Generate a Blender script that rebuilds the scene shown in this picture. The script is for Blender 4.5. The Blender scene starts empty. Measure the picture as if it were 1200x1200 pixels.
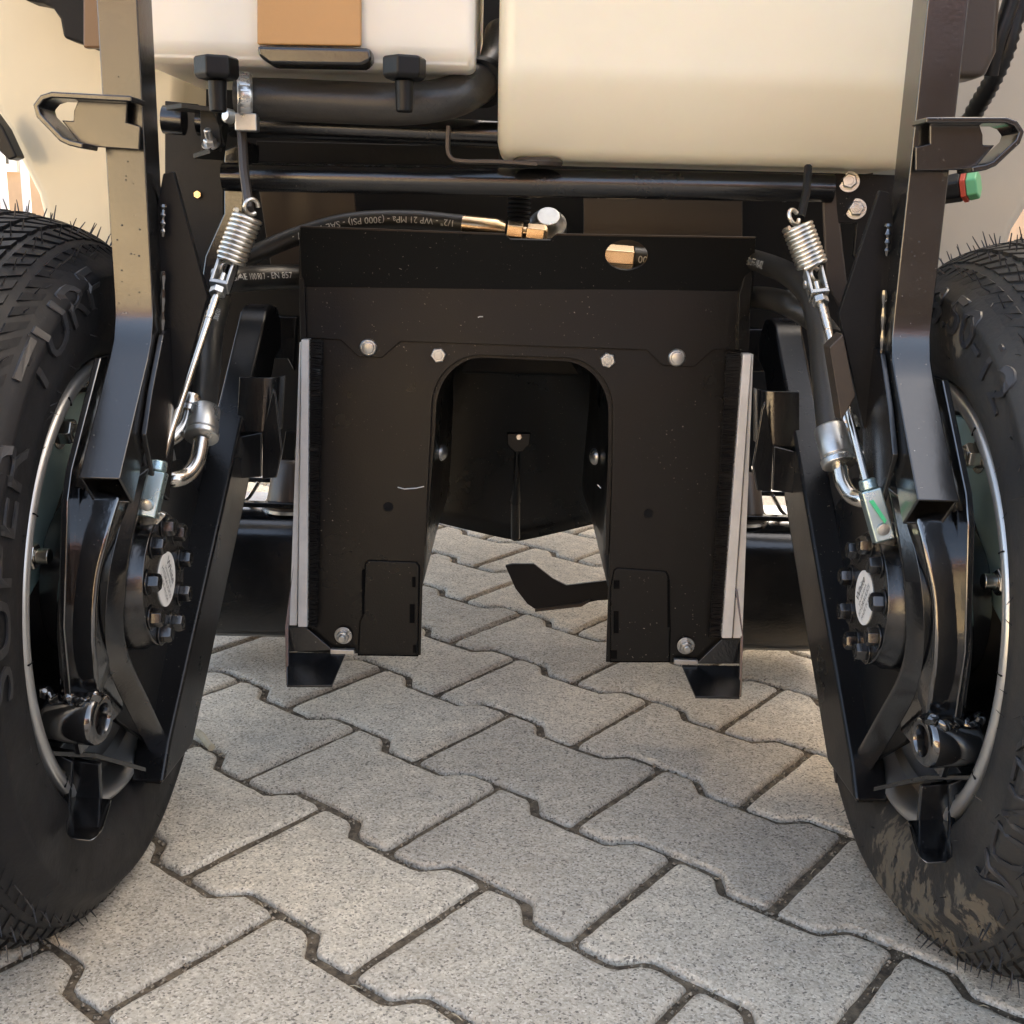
import bpy, bmesh, math, random
from mathutils import Vector, Matrix
random.seed(7)
SC = bpy.context.scene
COL = SC.collection
R_ = math.radians
# ------------------------------------------------------------------ camera
H, PITCH, ROLL, FPX = 0.53666, 0.248939, 0.0266632, 1321.02
cp, sp, cr, sr = math.cos(PITCH), math.sin(PITCH), math.cos(ROLL), math.sin(ROLL)
FW = Vector((0, cp, -sp)); UP0 = Vector((0, sp, cp)); RT0 = Vector((1, 0, 0))
RT = RT0 * cr + UP0 * sr; UP = UP0 * cr - RT0 * sr
CAM = Vector((0, 0, H))
cam = bpy.data.cameras.new('camera'); cam.sensor_width = 36; cam.lens = FPX / 1200 * 36
cam.clip_start = 0.02; cam.clip_end = 2000
co = bpy.data.objects.new('camera', cam); COL.objects.link(co)
co.matrix_world = Matrix(((RT.x, UP.x, -FW.x, 0), (RT.y, UP.y, -FW.y, 0), (RT.z, UP.z, -FW.z, H), (0, 0, 0, 1)))
SC.camera = co
# ------------------------------------------------------------------ light
SUN_EL, SUN_AZ = R_(38), R_(50)           # azimuth from +Y towards +X: beyond the machine to the right; an added tall house there shades the yard
w = bpy.data.worlds.new('World'); SC.world = w; w.use_nodes = True
nt = w.node_tree; bg = nt.nodes['Background']
sky = nt.nodes.new('ShaderNodeTexSky'); sky.sky_type = 'NISHITA'; sky.sun_disc = False
sky.sun_elevation = SUN_EL; sky.sun_rotation = SUN_AZ; sky.air_density = .55; sky.dust_density = 4.0; sky.ozone_density = .3
nt.links.new(sky.outputs[0], bg.inputs[0]); bg.inputs[1].default_value = 0.15
sd = bpy.data.lights.new('sun', 'SUN'); sd.energy = 4.0; sd.angle = R_(.5); sd.color = (1, .93, .83)
so = bpy.data.objects.new('sun', sd); COL.objects.link(so)
sdir = Vector((math.sin(SUN_AZ) * math.cos(SUN_EL), math.cos(SUN_AZ) * math.cos(SUN_EL), math.sin(SUN_EL)))
so.rotation_euler = sdir.to_track_quat('Z', 'Y').to_euler(); so.location = sdir * 20
SC.view_settings.view_transform = 'Standard'; SC.view_settings.look = 'None'
SC.view_settings.use_white_balance = True; SC.view_settings.white_balance_temperature = 8200; SC.view_settings.white_balance_tint = 4
SC.view_settings.gamma = 1; SC.view_settings.exposure = 3.12
SC.view_settings.use_curve_mapping = False
SC.cycles.max_bounces = 8

# ------------------------------------------------------------------ helpers
XC = 0.004                                  # the mower's own middle plane
def at(px, py, X=None, Y=None, Z=None):
    """point of the real place seen at (px,py) of the 1200 px picture, at a known true X, Y or Z"""
    d = FW + RT * ((px - 600) / FPX) - UP * ((py - 600) / FPX)
    t = (Z - H) / d.z if Z is not None else (Y / d.y if Y is not None else X / d.x)
    return CAM + d * t
def V(*a): return Vector(a)
def mirror(p, s): return p if s > 0 else Vector((2 * XC - p.x, p.y, p.z))

def link(o, parent=None):
    COL.objects.link(o)
    if parent is not None:
        o.parent = parent
        o.matrix_parent_inverse = Matrix.Translation(-parent.location) if parent.type == 'EMPTY' else Matrix.Identity(4)
    return o
def tag(o, label=None, cat=None, group=None, kind=None):
    for k, v in (('label', label), ('category', cat), ('group', group), ('kind', kind)):
        if v: o[k] = v
    return o
class MB:
    def __init__(s): s.v = []; s.f = []
    def add(s, vs, fs):
        b = len(s.v); s.v += [tuple(p) for p in vs]; s.f += [tuple(i + b for i in f) for f in fs]; return s
    def prism(s, poly, vec):
        vec = Vector(vec); n = len(poly)
        s.add([Vector(p) for p in poly] + [Vector(p) + vec for p in poly],
              [tuple(range(n))[::-1], tuple(range(n, 2 * n))] + [(i, (i + 1) % n, n + (i + 1) % n, n + i) for i in range(n)])
        return s
    def box(s, c, size, R=None):
        c = Vector(c); hx, hy, hz = [k / 2 for k in size]; R = R or Matrix.Identity(3)
        vs = [c + R @ Vector((x, y, z)) for x in (-hx, hx) for y in (-hy, hy) for z in (-hz, hz)]
        return s.add(vs, [(0, 1, 3, 2), (4, 6, 7, 5), (0, 4, 5, 1), (2, 3, 7, 6), (0, 2, 6, 4), (1, 5, 7, 3)])
    def frames(s, path):
        P = [Vector(p) for p in path]; n = len(P); T = []
        for i in range(n):
            a = P[min(i + 1, n - 1)] - P[max(i - 1, 0)]; T.append(a.normalized())
        u = T[0].orthogonal().normalized(); out = []
        for i in range(n):
            u = (u - T[i] * u.dot(T[i])).normalized(); out.append((P[i], T[i], u, T[i].cross(u)))
        return out
    def tube(s, path, r, n=14, caps=True):
        fr = s.frames(path); vs = []; fs = []
        for i, (p, t, u, v) in enumerate(fr):
            ri = r[i] if isinstance(r, (list, tuple)) else r
            vs += [p + (u * math.cos(2 * math.pi * k / n) + v * math.sin(2 * math.pi * k / n)) * ri for k in range(n)]
        for i in range(len(fr) - 1):
            for k in range(n):
                a, b = i * n + k, i * n + (k + 1) % n; fs.append((a, b, b + n, a + n))
        if caps: fs.append(tuple(range(n))[::-1]); fs.append(tuple(range(len(vs) - n, len(vs))))
        return s.add(vs, fs)
    def sweep(s, path, hw, hd, side, caps=True):
        """rectangular section: hw half width along `side`, hd half depth across it"""
        side = Vector(side).normalized(); fr = s.frames(path); vs = []; fs = []
        for p, t, u, v in fr:
            a = (side - t * side.dot(t)).normalized(); b = t.cross(a)
            vs += [p + a * hw * i + b * hd * j for i, j in ((-1, -1), (1, -1), (1, 1), (-1, 1))]
        for i in range(len(fr) - 1):
            for k in range(4):
                q, r2 = i * 4 + k, i * 4 + (k + 1) % 4; fs.append((q, r2, r2 + 4, q + 4))
        if caps: fs.append((3, 2, 1, 0)); m = len(vs); fs.append((m - 4, m - 3, m - 2, m - 1))
        return s.add(vs, fs)
    def lathe(s, prof, c, axis, n=32, a0=0.0, closed=False, twist=None):
        """prof: (axial, radius) pairs; closed joins last to first"""
        c = Vector(c); ax = Vector(axis).normalized(); u = twist or (Vector((0, 0, 1)) if abs(ax.z) < .9 else Vector((1, 0, 0)))
        u = (u - ax * u.dot(ax)).normalized(); v = ax.cross(u); m = len(prof); vs = []; fs = []
        for a, r in prof:
            vs += [c + ax * a + (u * math.cos(a0 + 2 * math.pi * k / n) + v * math.sin(a0 + 2 * math.pi * k / n)) * r for k in range(n)]
        for i in range(m if closed else m - 1):
            j = (i + 1) % m
            for k in range(n):
                k2 = (k + 1) % n; fs.append((i * n + k, i * n + k2, j * n + k2, j * n + k))
        if not closed:
            if prof[0][1] > 1e-6: fs.append(tuple(range(n))[::-1])
            if prof[-1][1] > 1e-6: fs.append(tuple(range((m - 1) * n, m * n)))
        return s.add(vs, fs)
    def build(s, name, mat, parent=None, bevel=0, smooth=40, seg=2, recalc=True):
        me = bpy.data.meshes.new(name); me.from_pydata(s.v, [], s.f); 
        if recalc:
            bm = bmesh.new(); bm.from_mesh(me); bmesh.ops.remove_doubles(bm, verts=bm.verts, dist=1e-6)
            bmesh.ops.recalc_face_normals(bm, faces=bm.faces); bm.to_mesh(me); bm.free()
        me.materials.append(mat); return mesh_obj(name, me, parent, bevel, smooth, seg)
def mesh_obj(name, me, parent=None, bevel=0, smooth=40, seg=2):
    o = bpy.data.objects.new(name, me); link(o, parent)
    if smooth:
        me.shade_smooth(); me.set_sharp_from_angle(angle=R_(smooth))
    if bevel:
        b = o.modifiers.new('bevel', 'BEVEL'); b.width = bevel; b.segments = seg; b.limit_method = 'ANGLE'; b.angle_limit = R_(35)
        b.harden_normals = True
    return o
def spline(pts, k=6):
    P = [Vector(p) for p in pts]; out = []
    for i in range(len(P) - 1):
        p0, p1, p2, p3 = P[max(i - 1, 0)], P[i], P[i + 1], P[min(i + 2, len(P) - 1)]
        for j in range(k):
            t = j / k
            out.append(.5 * ((2 * p1) + (p2 - p0) * t + (2 * p0 - 5 * p1 + 4 * p2 - p3) * t * t + (3 * p1 - p0 - 3 * p2 + p3) * t ** 3))
    out.append(P[-1]); return out

# ------------------------------------------------------------------ materials
def mat(name, col, rough=.5, metal=0, bump=0, bscale=200, rvar=0, rscale=8, cvar=0, cscale=6, col2=None, coat=0, sss=0, spec=.5, wear=0, ior=1.5):
    m = bpy.data.materials.new(name); m.use_nodes = True; t = m.node_tree; b = t.nodes['Principled BSDF']; L = t.links.new
    b.inputs['Base Color'].default_value = (*col, 1); b.inputs['Roughness'].default_value = rough; b.inputs['Metallic'].default_value = metal
    b.inputs['Specular IOR Level'].default_value = spec; b.inputs['IOR'].default_value = ior
    if coat: b.inputs['Coat Weight'].default_value = coat; b.inputs['Coat Roughness'].default_value = .12
    if sss:
        b.inputs['Subsurface Weight'].default_value = sss; b.inputs['Subsurface Radius'].default_value = (.03, .02, .01); b.inputs['Subsurface Scale'].default_value = 1
    tc = t.nodes.new('ShaderNodeTexCoord')
    def noise(sc, det=4, ro=.6):
        n = t.nodes.new('ShaderNodeTexNoise'); n.inputs['Scale'].default_value = sc; n.inputs['Detail'].default_value = det; n.inputs['Roughness'].default_value = ro
        L(tc.outputs['Object'], n.inputs['Vector']); return n
    def ramp(src, p0, p1, c0, c1):
        r = t.nodes.new('ShaderNodeValToRGB'); L(src, r.inputs[0]); r.color_ramp.elements[0].position = p0; r.color_ramp.elements[1].position = p1
        r.color_ramp.elements[0].color = c0; r.color_ramp.elements[1].color = c1; return r
    if bump:
        n = noise(bscale, 2); bp = t.nodes.new('ShaderNodeBump'); bp.inputs['Strength'].default_value = bump; bp.inputs['Distance'].default_value = .001
        L(n.outputs[0], bp.inputs['Height']); L(bp.outputs[0], b.inputs['Normal'])
    if rvar:
        n = noise(rscale, 5); r = ramp(n.outputs[0], .3, .7, (rough - rvar,) * 3 + (1,), (rough + rvar,) * 3 + (1,)); L(r.outputs[0], b.inputs['Roughness'])
    out = None
    if cvar:
        n = noise(cscale, 6); c2 = col2 or tuple(k * (1 - cvar) for k in col)
        r = ramp(n.outputs[0], .35, .65, (*col, 1), (*c2, 1)); out = r.outputs[0]
    if wear:                                  # dust specks and pinholes
        n = noise(420, 1); r = ramp(n.outputs[0], wear, wear + .03, (0, 0, 0, 1), (1, 1, 1, 1))
        n2 = noise(9, 3); r2 = ramp(n2.outputs[0], .42, .66, (0, 0, 0, 1), (1, 1, 1, 1))
        mu = t.nodes.new('ShaderNodeMath'); mu.operation = 'MULTIPLY'; L(r.outputs[0], mu.inputs[0]); L(r2.outputs[0], mu.inputs[1])
        mx = t.nodes.new('ShaderNodeMix'); mx.data_type = 'RGBA'; L(mu.outputs[0], mx.inputs[0]); mx.inputs[6].default_value = (*col, 1); mx.inputs[7].default_value = (.32, .29, .25, 1)
        if out: L(out, mx.inputs[6])
        out = mx.outputs[2]
    if out: L(out, b.inputs['Base Color'])
    return m
M = {}
M['paint'] = mat('black_paint', (.0065, .0065, .007), .22, bump=.12, bscale=350, rvar=.07, rscale=14, wear=.77, ior=1.75)
M['paint_matt'] = mat('black_powder_coat', (.0065, .0063, .006), .33, bump=.2, bscale=600, rvar=.12, rscale=5, wear=.745, ior=1.34)
M['paint_gloss'] = mat('black_gloss_paint', (.005, .005, .0055), .13, bump=.12, bscale=160, rvar=.05, rscale=20, wear=.76, ior=2.3)
M['post'] = mat('black_post_paint', (.010, .0095, .009), .2, bump=.04, bscale=300, rvar=.06, rscale=14, wear=.75, ior=1.85)
M['satin'] = mat('black_satin_paint', (.004, .004, .0045), .3, bump=.1, bscale=350, rvar=.06, rscale=14, wear=.75, ior=1.45)
M['dark'] = mat('black_matt_steel', (.0045, .0045, .005), .5, spec=.22, bump=.2, bscale=300)
M['olive'] = mat('black_steel_dusty', (.013, .012, .0095), .55, ior=1.4, bump=.15, bscale=300, cvar=.4, cscale=20)
M['rubber'] = mat('tyre_rubber', (.0105, .0105, .012), .55, spec=.28, bump=.25, bscale=220, rvar=.1, rscale=25, cvar=.35, cscale=14)
M['letter'] = mat('tyre_rubber_lettering', (.02, .02, .022), .4)
M['hose'] = mat('hose_rubber', (.026, .024, .021), .36, bump=.25, bscale=500)
M['hosetext'] = mat('hose_print', (.55, .53, .48), .6)
M['zinc'] = mat('zinc_plate', (.62, .62, .6), .32, metal=.9, rvar=.1, rscale=60, cvar=.25, cscale=50)
M['bluezinc'] = mat('blue_zinc', (.42, .55, .56), .3, metal=.85, rvar=.1, rscale=30, cvar=.3, cscale=30)
M['brightsteel'] = mat('bright_steel', (.66, .62, .56), .22, metal=1, rvar=.08, rscale=40)
M['spring'] = mat('spring_steel', (.74, .69, .61), .3, metal=1)
M['rimgrey'] = mat('rim_silver', (.46, .455, .44), .33, metal=.75, rvar=.08)
M['teal'] = mat('passivated_plate', (.42, .58, .54), .36, metal=.3, cvar=.5, cscale=14, col2=(.30, .45, .44))
M['tank'] = mat('tank_polyethylene', (.80, .745, .60), .33, sss=.35, bump=.05, bscale=90, cvar=.06)
M['tankwhite'] = mat('tank_polyethylene_white', (.78, .73, .64), .33, sss=.35, bump=.05, bscale=90, cvar=.05)
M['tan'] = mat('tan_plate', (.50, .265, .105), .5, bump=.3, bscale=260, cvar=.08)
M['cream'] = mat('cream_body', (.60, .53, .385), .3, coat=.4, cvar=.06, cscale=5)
M['cream_shaded'] = mat('cream_body_shaded', (.45, .40, .32), .35, coat=.3, cvar=.08)  # darker copy of the cream body, shade put into the colour
M['alu'] = mat('aluminium_strip', (.84, .82, .78), .4, metal=.25, cvar=.15, cscale=30)
M['bristle'] = mat('bristle_nylon', (.014, .012, .011), .45)
M['white'] = mat('label_white', (.78, .77, .73), .5, cvar=.05)
M['ink'] = mat('label_ink', (.03, .03, .035), .6)
M['green'] = mat('green_plastic', (.13, .42, .20), .45)
M['red'] = mat('red_seal', (.50, .06, .03), .45)
M['greenmark'] = mat('green_paint_mark', (.05, .55, .25), .5)
M['plastic'] = mat('black_plastic', (.005, .005, .0055), .4, spec=.3, bump=.15, bscale=300)
M['brown'] = mat('bronze_plate', (.055, .042, .033), .35, bump=.1, metal=.2)
M['copper'] = mat('fitting_yellow_zinc', (.70, .52, .34), .25, metal=1)
M['wood'] = mat('twig_wood', (.55, .47, .33), .8, cvar=.3, cscale=60)
M['fence'] = mat('fence_white', (.75, .76, .78), .5)
M['wall'] = mat('render_wall', (.52, .36, .24), .9, cvar=.2, cscale=1.5)
M['roof'] = mat('roof_tile', (.25, .1, .06), .9)
M['glass'] = mat('window_glass', (.03, .04, .05), .08)
M['mud'] = mat('dried_mud', (.30, .24, .16), .9, bump=.6, bscale=300, cvar=.4, cscale=60)

def paver_material():
    m = bpy.data.materials.new('concrete_paver'); m.use_nodes = True; t = m.node_tree; b = t.nodes['Principled BSDF']; L = t.links.new
    g = t.nodes.new('ShaderNodeNewGeometry'); oi = t.nodes.new('ShaderNodeObjectInfo')
    def noise(sc, det=3, ro=.6):
        n = t.nodes.new('ShaderNodeTexNoise'); n.inputs['Scale'].default_value = sc; n.inputs['Detail'].default_value = det; n.inputs['Roughness'].default_value = ro
        L(g.outputs['Position'], n.inputs['Vector']); return n
    def ramp(src, els):
        r = t.nodes.new('ShaderNodeValToRGB'); L(src, r.inputs[0]); cr_ = r.color_ramp
        while len(cr_.elements) < len(els): cr_.elements.new(.5)
        for e, (p, c) in zip(cr_.elements, els): e.position = p; e.color = (*c, 1)
        return r
    vo = t.nodes.new('ShaderNodeTexVoronoi'); vo.inputs['Scale'].default_value = 600; L(g.outputs['Position'], vo.inputs['Vector'])
    sx = t.nodes.new('ShaderNodeSeparateColor'); L(vo.outputs['Color'], sx.inputs[0])
    grain = ramp(sx.outputs[0], [(0, (.21, .195, .175)), (.09, (.40, .365, .31)), (.3, (.56, .515, .435)), (.7, (.66, .61, .52)), (.93, (.74, .69, .60)), (1, (.82, .78, .70))])
    big = noise(3.2, 4); tone = ramp(big.outputs[0], [(.3, (.80, .79, .79)), (.7, (1.08, 1.06, 1.03))])
    med = noise(45, 4); tone2 = ramp(med.outputs[0], [(.3, (.86, .86, .86)), (.7, (1.1, 1.09, 1.07))])
    rnd = ramp(oi.outputs['Random'], [(0, (.80, .80, .80)), (1, (1.12, 1.10, 1.06))])
    def mul(a, c):
        x = t.nodes.new('ShaderNodeMix'); x.data_type = 'RGBA'; x.blend_type = 'MULTIPLY'; x.inputs[0].default_value = 1; x.clamp_result = False
        L(a, x.inputs[6]); L(c, x.inputs[7]); return x.outputs[2]
    c = mul(mul(mul(grain.outputs[0], tone.outputs[0]), tone2.outputs[0]), rnd.outputs[0])
    stain = noise(9, 5, .7); sr_ = ramp(stain.outputs[0], [(.60, (0, 0, 0)), (.74, (1, 1, 1))])
    mx = t.nodes.new('ShaderNodeMix'); mx.data_type = 'RGBA'; L(sr_.outputs[0], mx.inputs[0]); L(c, mx.inputs[6])
    dk = mul(c, c); mx2 = t.nodes.new('ShaderNodeMix'); mx2.data_type = 'RGBA'; mx2.inputs[0].default_value = .35; L(c, mx2.inputs[6]); mx2.inputs[7].default_value = (.33, .27, .19, 1)
    L(mx2.outputs[2], mx.inputs[7]); L(mx.outputs[2], b.inputs['Base Color'])
    b.inputs['Roughness'].default_value = .92; b.inputs['Specular IOR Level'].default_value = .15
    n = noise(330, 3); bp = t.nodes.new('ShaderNodeBump'); bp.inputs['Strength'].default_value = .55; bp.inputs['Distance'].default_value = .0016
    L(n.outputs[0], bp.inputs['Height']); L(bp.outputs[0], b.inputs['Normal'])
    return m
M['paver'] = paver_material()
M['sand'] = mat('joint_soil', (.20, .155, .105), .95, bump=1.0, bscale=420, cvar=.6, cscale=130, col2=(.055, .042, .03))
M['grit'] = mat('joint_grit', (.42, .35, .26), .9, cvar=.75, cscale=260, col2=(.07, .055, .04))
M['ground'] = mat('yard_ground', (.34, .32, .29), .9, cvar=.2, cscale=1.2)

# ------------------------------------------------------------------ setting: ground and pavement
def plane(name, x0, x1, y0, y1, z, m):
    b = MB(); b.add([(x0, y0, z), (x1, y0, z), (x1, y1, z), (x0, y1, z)], [(0, 1, 2, 3)]); return b.build(name, m, smooth=0)
tag(plane('ground', -400, 400, -400, 400, -.03, M['ground']), kind='structure')
YAW, PO, PL, PP = -.670, V(-.0534, .952, 0), .2, .14012
ud = V(math.cos(YAW), math.sin(YAW), 0); vd = V(-math.sin(YAW), math.cos(YAW), 0)
bed = MB(); NB = 90
for i in range(NB + 1):
    for j in range(NB + 1):
        x = -1.8 + 3.6 * i / NB; y = .25 + 4.6 * j / NB
        bed.v.append((x, y, -.0052 + random.uniform(-.0012, .0014)))
for i in range(NB):
    for j in range(NB):
        a = i * (NB + 1) + j; bed.f.append((a, a + NB + 1, a + NB + 2, a + 1))
pavement = bed.build('pavement', M['sand'], recalc=False); tag(pavement, kind='structure')
def paver_mesh(seed):
    r = random.Random(seed); g = .0041; F, W = .0807, .0594
    q = [(.1, F), (.059, F), (.041, W), (-.041, W), (-.059, F), (-.1, F), (-.1, -F), (-.059, -F), (-.041, -W), (.041, -W), (.059, -F), (.1, -F)]
    Q = [Vector(p) for p in q]; nq = len(Q)
    def offset(d):                                              # mitred inset of the outline, corners rounded
        C = []
        for i in range(nq):
            a = (Q[i] - Q[i - 1]).normalized(); b2 = (Q[(i + 1) % nq] - Q[i]).normalized()
            na, nb = Vector((-a.y, a.x)), Vector((-b2.y, b2.x)); h = (na + nb).normalized(); C.append(Q[i] + h * (d / h.dot(na)))
        out = []
        for i in range(nq):
            p0, p1, p2 = C[i - 1], C[i], C[(i + 1) % nq]
            a = (p0 - p1).normalized(); b2 = (p2 - p1).normalized(); k = .0055
            e0, e2 = p1 + a * k, p1 + b2 * k; nx = p2 - b2 * k
            for t in (0, .33, .67, 1): out.append((1 - t) ** 2 * e0 + 2 * t * (1 - t) * p1 + t * t * e2)
            m_ = max(1, int((Q[(i + 1) % nq] - Q[i]).length / .012))
            for j in range(1, m_): out.append(e2.lerp(nx, j / m_))
        return out
    base = offset(g); n = len(base); jit = [r.uniform(-.0006, .0006) for _ in range(n)]
    vs = []; rings = [(g, -.02), (g, -.005), (g + .0006, -.0028), (g + .0020, -.0009), (g + .0042, -.0001), (g + .0075, 0)]; fs = []
    for off, z in rings:
        P = offset(off)
        for i in range(n):
            d = (P[(i + 1) % n] - P[i - 1]).normalized(); k = jit[i] * (1 if z < -.0002 else 0)
            vs.append((P[i].x - d.y * k, P[i].y + d.x * k, z + (r.uniform(-.0004, .0003) if -.01 < z < -.0005 else 0)))
    for k in range(len(rings) - 1):
        for i in range(n):
            j = (i + 1) % n; fs.append((k * n + i, k * n + j, (k + 1) * n + j, (k + 1) * n + i))
    fs.append(tuple((len(rings) - 1) * n + i for i in range(n)))
    me = bpy.data.meshes.new('paver_block'); me.from_pydata(vs, [], fs); me.materials.append(M['paver']); me.shade_smooth(); me.set_sharp_from_angle(angle=R_(50)); return me
def seen(p):
    d = p - CAM; z = d.dot(FW)
    if z < .1: return None
    return 600 + FPX * d.dot(RT) / z, 600 - FPX * d.dot(UP) / z, z
PM = [paver_mesh(k) for k in range(6)]
spots = []
for rr in range(-16, 34):
    for k in range(-26, 20):
        u = k + (.5 if rr % 2 else 0) + .5
        p = PO + ud * (u * PL) + vd * (rr * PP)
        if not (-1.6 < p.x < 1.6 and .35 < p.y < 4.7): continue
        s = seen(p); inside = s and -130 < s[0] < 1330 and s[1] < 1400
        spots.append((0 if inside else 1, p.y, p))
spots.sort(key=lambda a: (a[0], a[1]))
far = MB()
for i, (_, _, p) in enumerate(spots):
    rz = YAW + random.uniform(-.008, .008); tilt = (random.uniform(-.003, .003), random.uniform(-.003, .003)); dz = random.uniform(-.0006, .0006)
    if i < 285:
        o = bpy.data.objects.new('paver_block', random.choice(PM)); COL.objects.link(o); o.parent = pavement
        o.location = (p.x, p.y, dz); o.rotation_euler = (tilt[0], tilt[1], rz + (math.pi if random.random() < .5 else 0))
    else:
        T = Matrix.Translation((p.x, p.y, dz)) @ Matrix.Rotation(rz, 4, 'Z'); me = random.choice(PM)
        far.add([T @ q.co for q in me.vertices], [tuple(f.vertices) for f in me.polygons])
tag(far.build('paver_block', M['paver'], pavement, recalc=False), kind='stuff')
# grit lying in the joints
gr = MB()
def joint_points(n):
    out = []
    while len(out) < n:
        rr = random.randint(-9, 16); k = random.randint(-12, 12); u0 = k + (.5 if rr % 2 else 0)
        if random.random() < .38: u, v = u0 * PL + random.uniform(-.0025, .0025), rr * PP + random.uniform(-.08, .08)
        else:
            t = random.uniform(-.1, .1); a = abs(t)
            v0 = .0594 if a > .059 else .0807
            if .041 < a < .059: v0 = .0807 + (.0594 - .0807) * (a - .041) / .018
            u, v = u0 * PL + t, rr * PP + v0 + random.uniform(-.003, .003)
        p = PO + ud * u + vd * v; s = seen(p)
        if s and -60 < s[0] < 1260 and s[1] < 1260 and p.y < 2.4: out.append(p)
    return out
for p in joint_points(9000):
    r = random.choice((.0007, .0009, .0012, .0016, .0023)) * random.uniform(.8, 1.2); z = random.uniform(-.0048, -.0025)
    vs = [p + V(random.uniform(.6, 1.2) * r * dx, random.uniform(.6, 1.2) * r * dy, z + random.uniform(.6, 1) * r * dz2) for dx, dy, dz2 in ((1, 0, 0), (-1, 0, 0), (0, 1, 0), (0, -1, 0), (0, 0, 1), (0, 0, -1))]
    gr.add(vs, [(0, 2, 4), (2, 1, 4), (1, 3, 4), (3, 0, 4), (2, 0, 5), (1, 2, 5), (3, 1, 5), (0, 3, 5)])
tag(gr.build('joint_grit', M['grit'], pavement, smooth=0, recalc=False), kind='stuff')
st = MB()
for p in joint_points(170):
    a = random.uniform(0, 6.28); l = random.uniform(.004, .014); d = V(math.cos(a), math.sin(a), random.uniform(-.1, .25)) * l
    q = p + V(0, 0, -.002); st.tube([q, q + d * .5 + V(0, 0, .001), q + d], [.0004, .0005, .0003], 4)
tag(st.build('dry_straw', M['wood'], pavement, recalc=False), kind='stuff')
# twig
tw = MB(); a = at(231, 857, Z=.006); b_ = at(248, 876, Z=.006)
tw.tube([a, a.lerp(b_, .3) + V(.0006, 0, .0006), a.lerp(b_, .7) + V(-.0005, 0, 0), b_], [.0032, .0037, .0034, .0039], 8)
tag(tw.build('twig', M['wood']), 'short pale dry twig lying across a paving joint beside the left tyre', 'twig')

# ------------------------------------------------------------------ the mower
mower = bpy.data.objects.new('ride_on_mower', None); mower.location = (XC, .85, 0); COL.objects.link(mower)
tag(mower, 'ride-on mower seen from low down, black frame, cream tanks and two turf tyres', 'mower')
WY, WZ, WX = .85, .258, .412

def hexbolt(c, axis, r=.0075, h=.006, washer=True, stud=0, flange=0):
    b = MB(); ax = Vector(axis).normalized(); c = Vector(c)
    if washer: b.lathe([(0, r * 1.35), (.0012, r * 1.35)], c, ax, 24); c = c + ax * .0012
    b.lathe([(0, r), (h * .8, r), (h, r * .86)], c, ax, 6, a0=random.uniform(0, 1))
    if stud: b.lathe([(h, r * .58), (h + stud * .9, r * .58), (h + stud, r * .45)], c, ax, 14)
    else: b.lathe([(h, r * .55), (h + .0006, r * .5)], c, ax, 16)
    return b

def text_mesh(body, size, extrude=0.0):
    cu = bpy.data.curves.new('text', 'FONT'); cu.body = body; cu.size = size; cu.extrude = extrude; cu.resolution_u = 3
    o = bpy.data.objects.new('text', cu); COL.objects.link(o)
    dg = bpy.context.evaluated_depsgraph_get(); me = bpy.data.meshes.new_from_object(o.evaluated_get(dg))
    bpy.data.objects.remove(o); bm = bmesh.new(); bm.from_mesh(me); bmesh.ops.triangulate(bm, faces=bm.faces)
    bmesh.ops.subdivide_edges(bm, edges=[e for e in bm.edges if e.calc_length() > size * .25], cuts=1)
    bm.to_mesh(me); bm.free(); return me
def put_text(name, body, size, fn, m, parent, extrude=0.0, mirror_x=False):
    me = text_mesh(body, size, extrude); xs = [v.co.x for v in me.vertices]; wid = max(xs)
    for v in me.vertices: v.co = fn(v.co.x, v.co.y, v.co.z, wid)
    me.materials.clear(); me.materials.append(m); return mesh_obj(name, me, parent, smooth=0)

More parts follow.
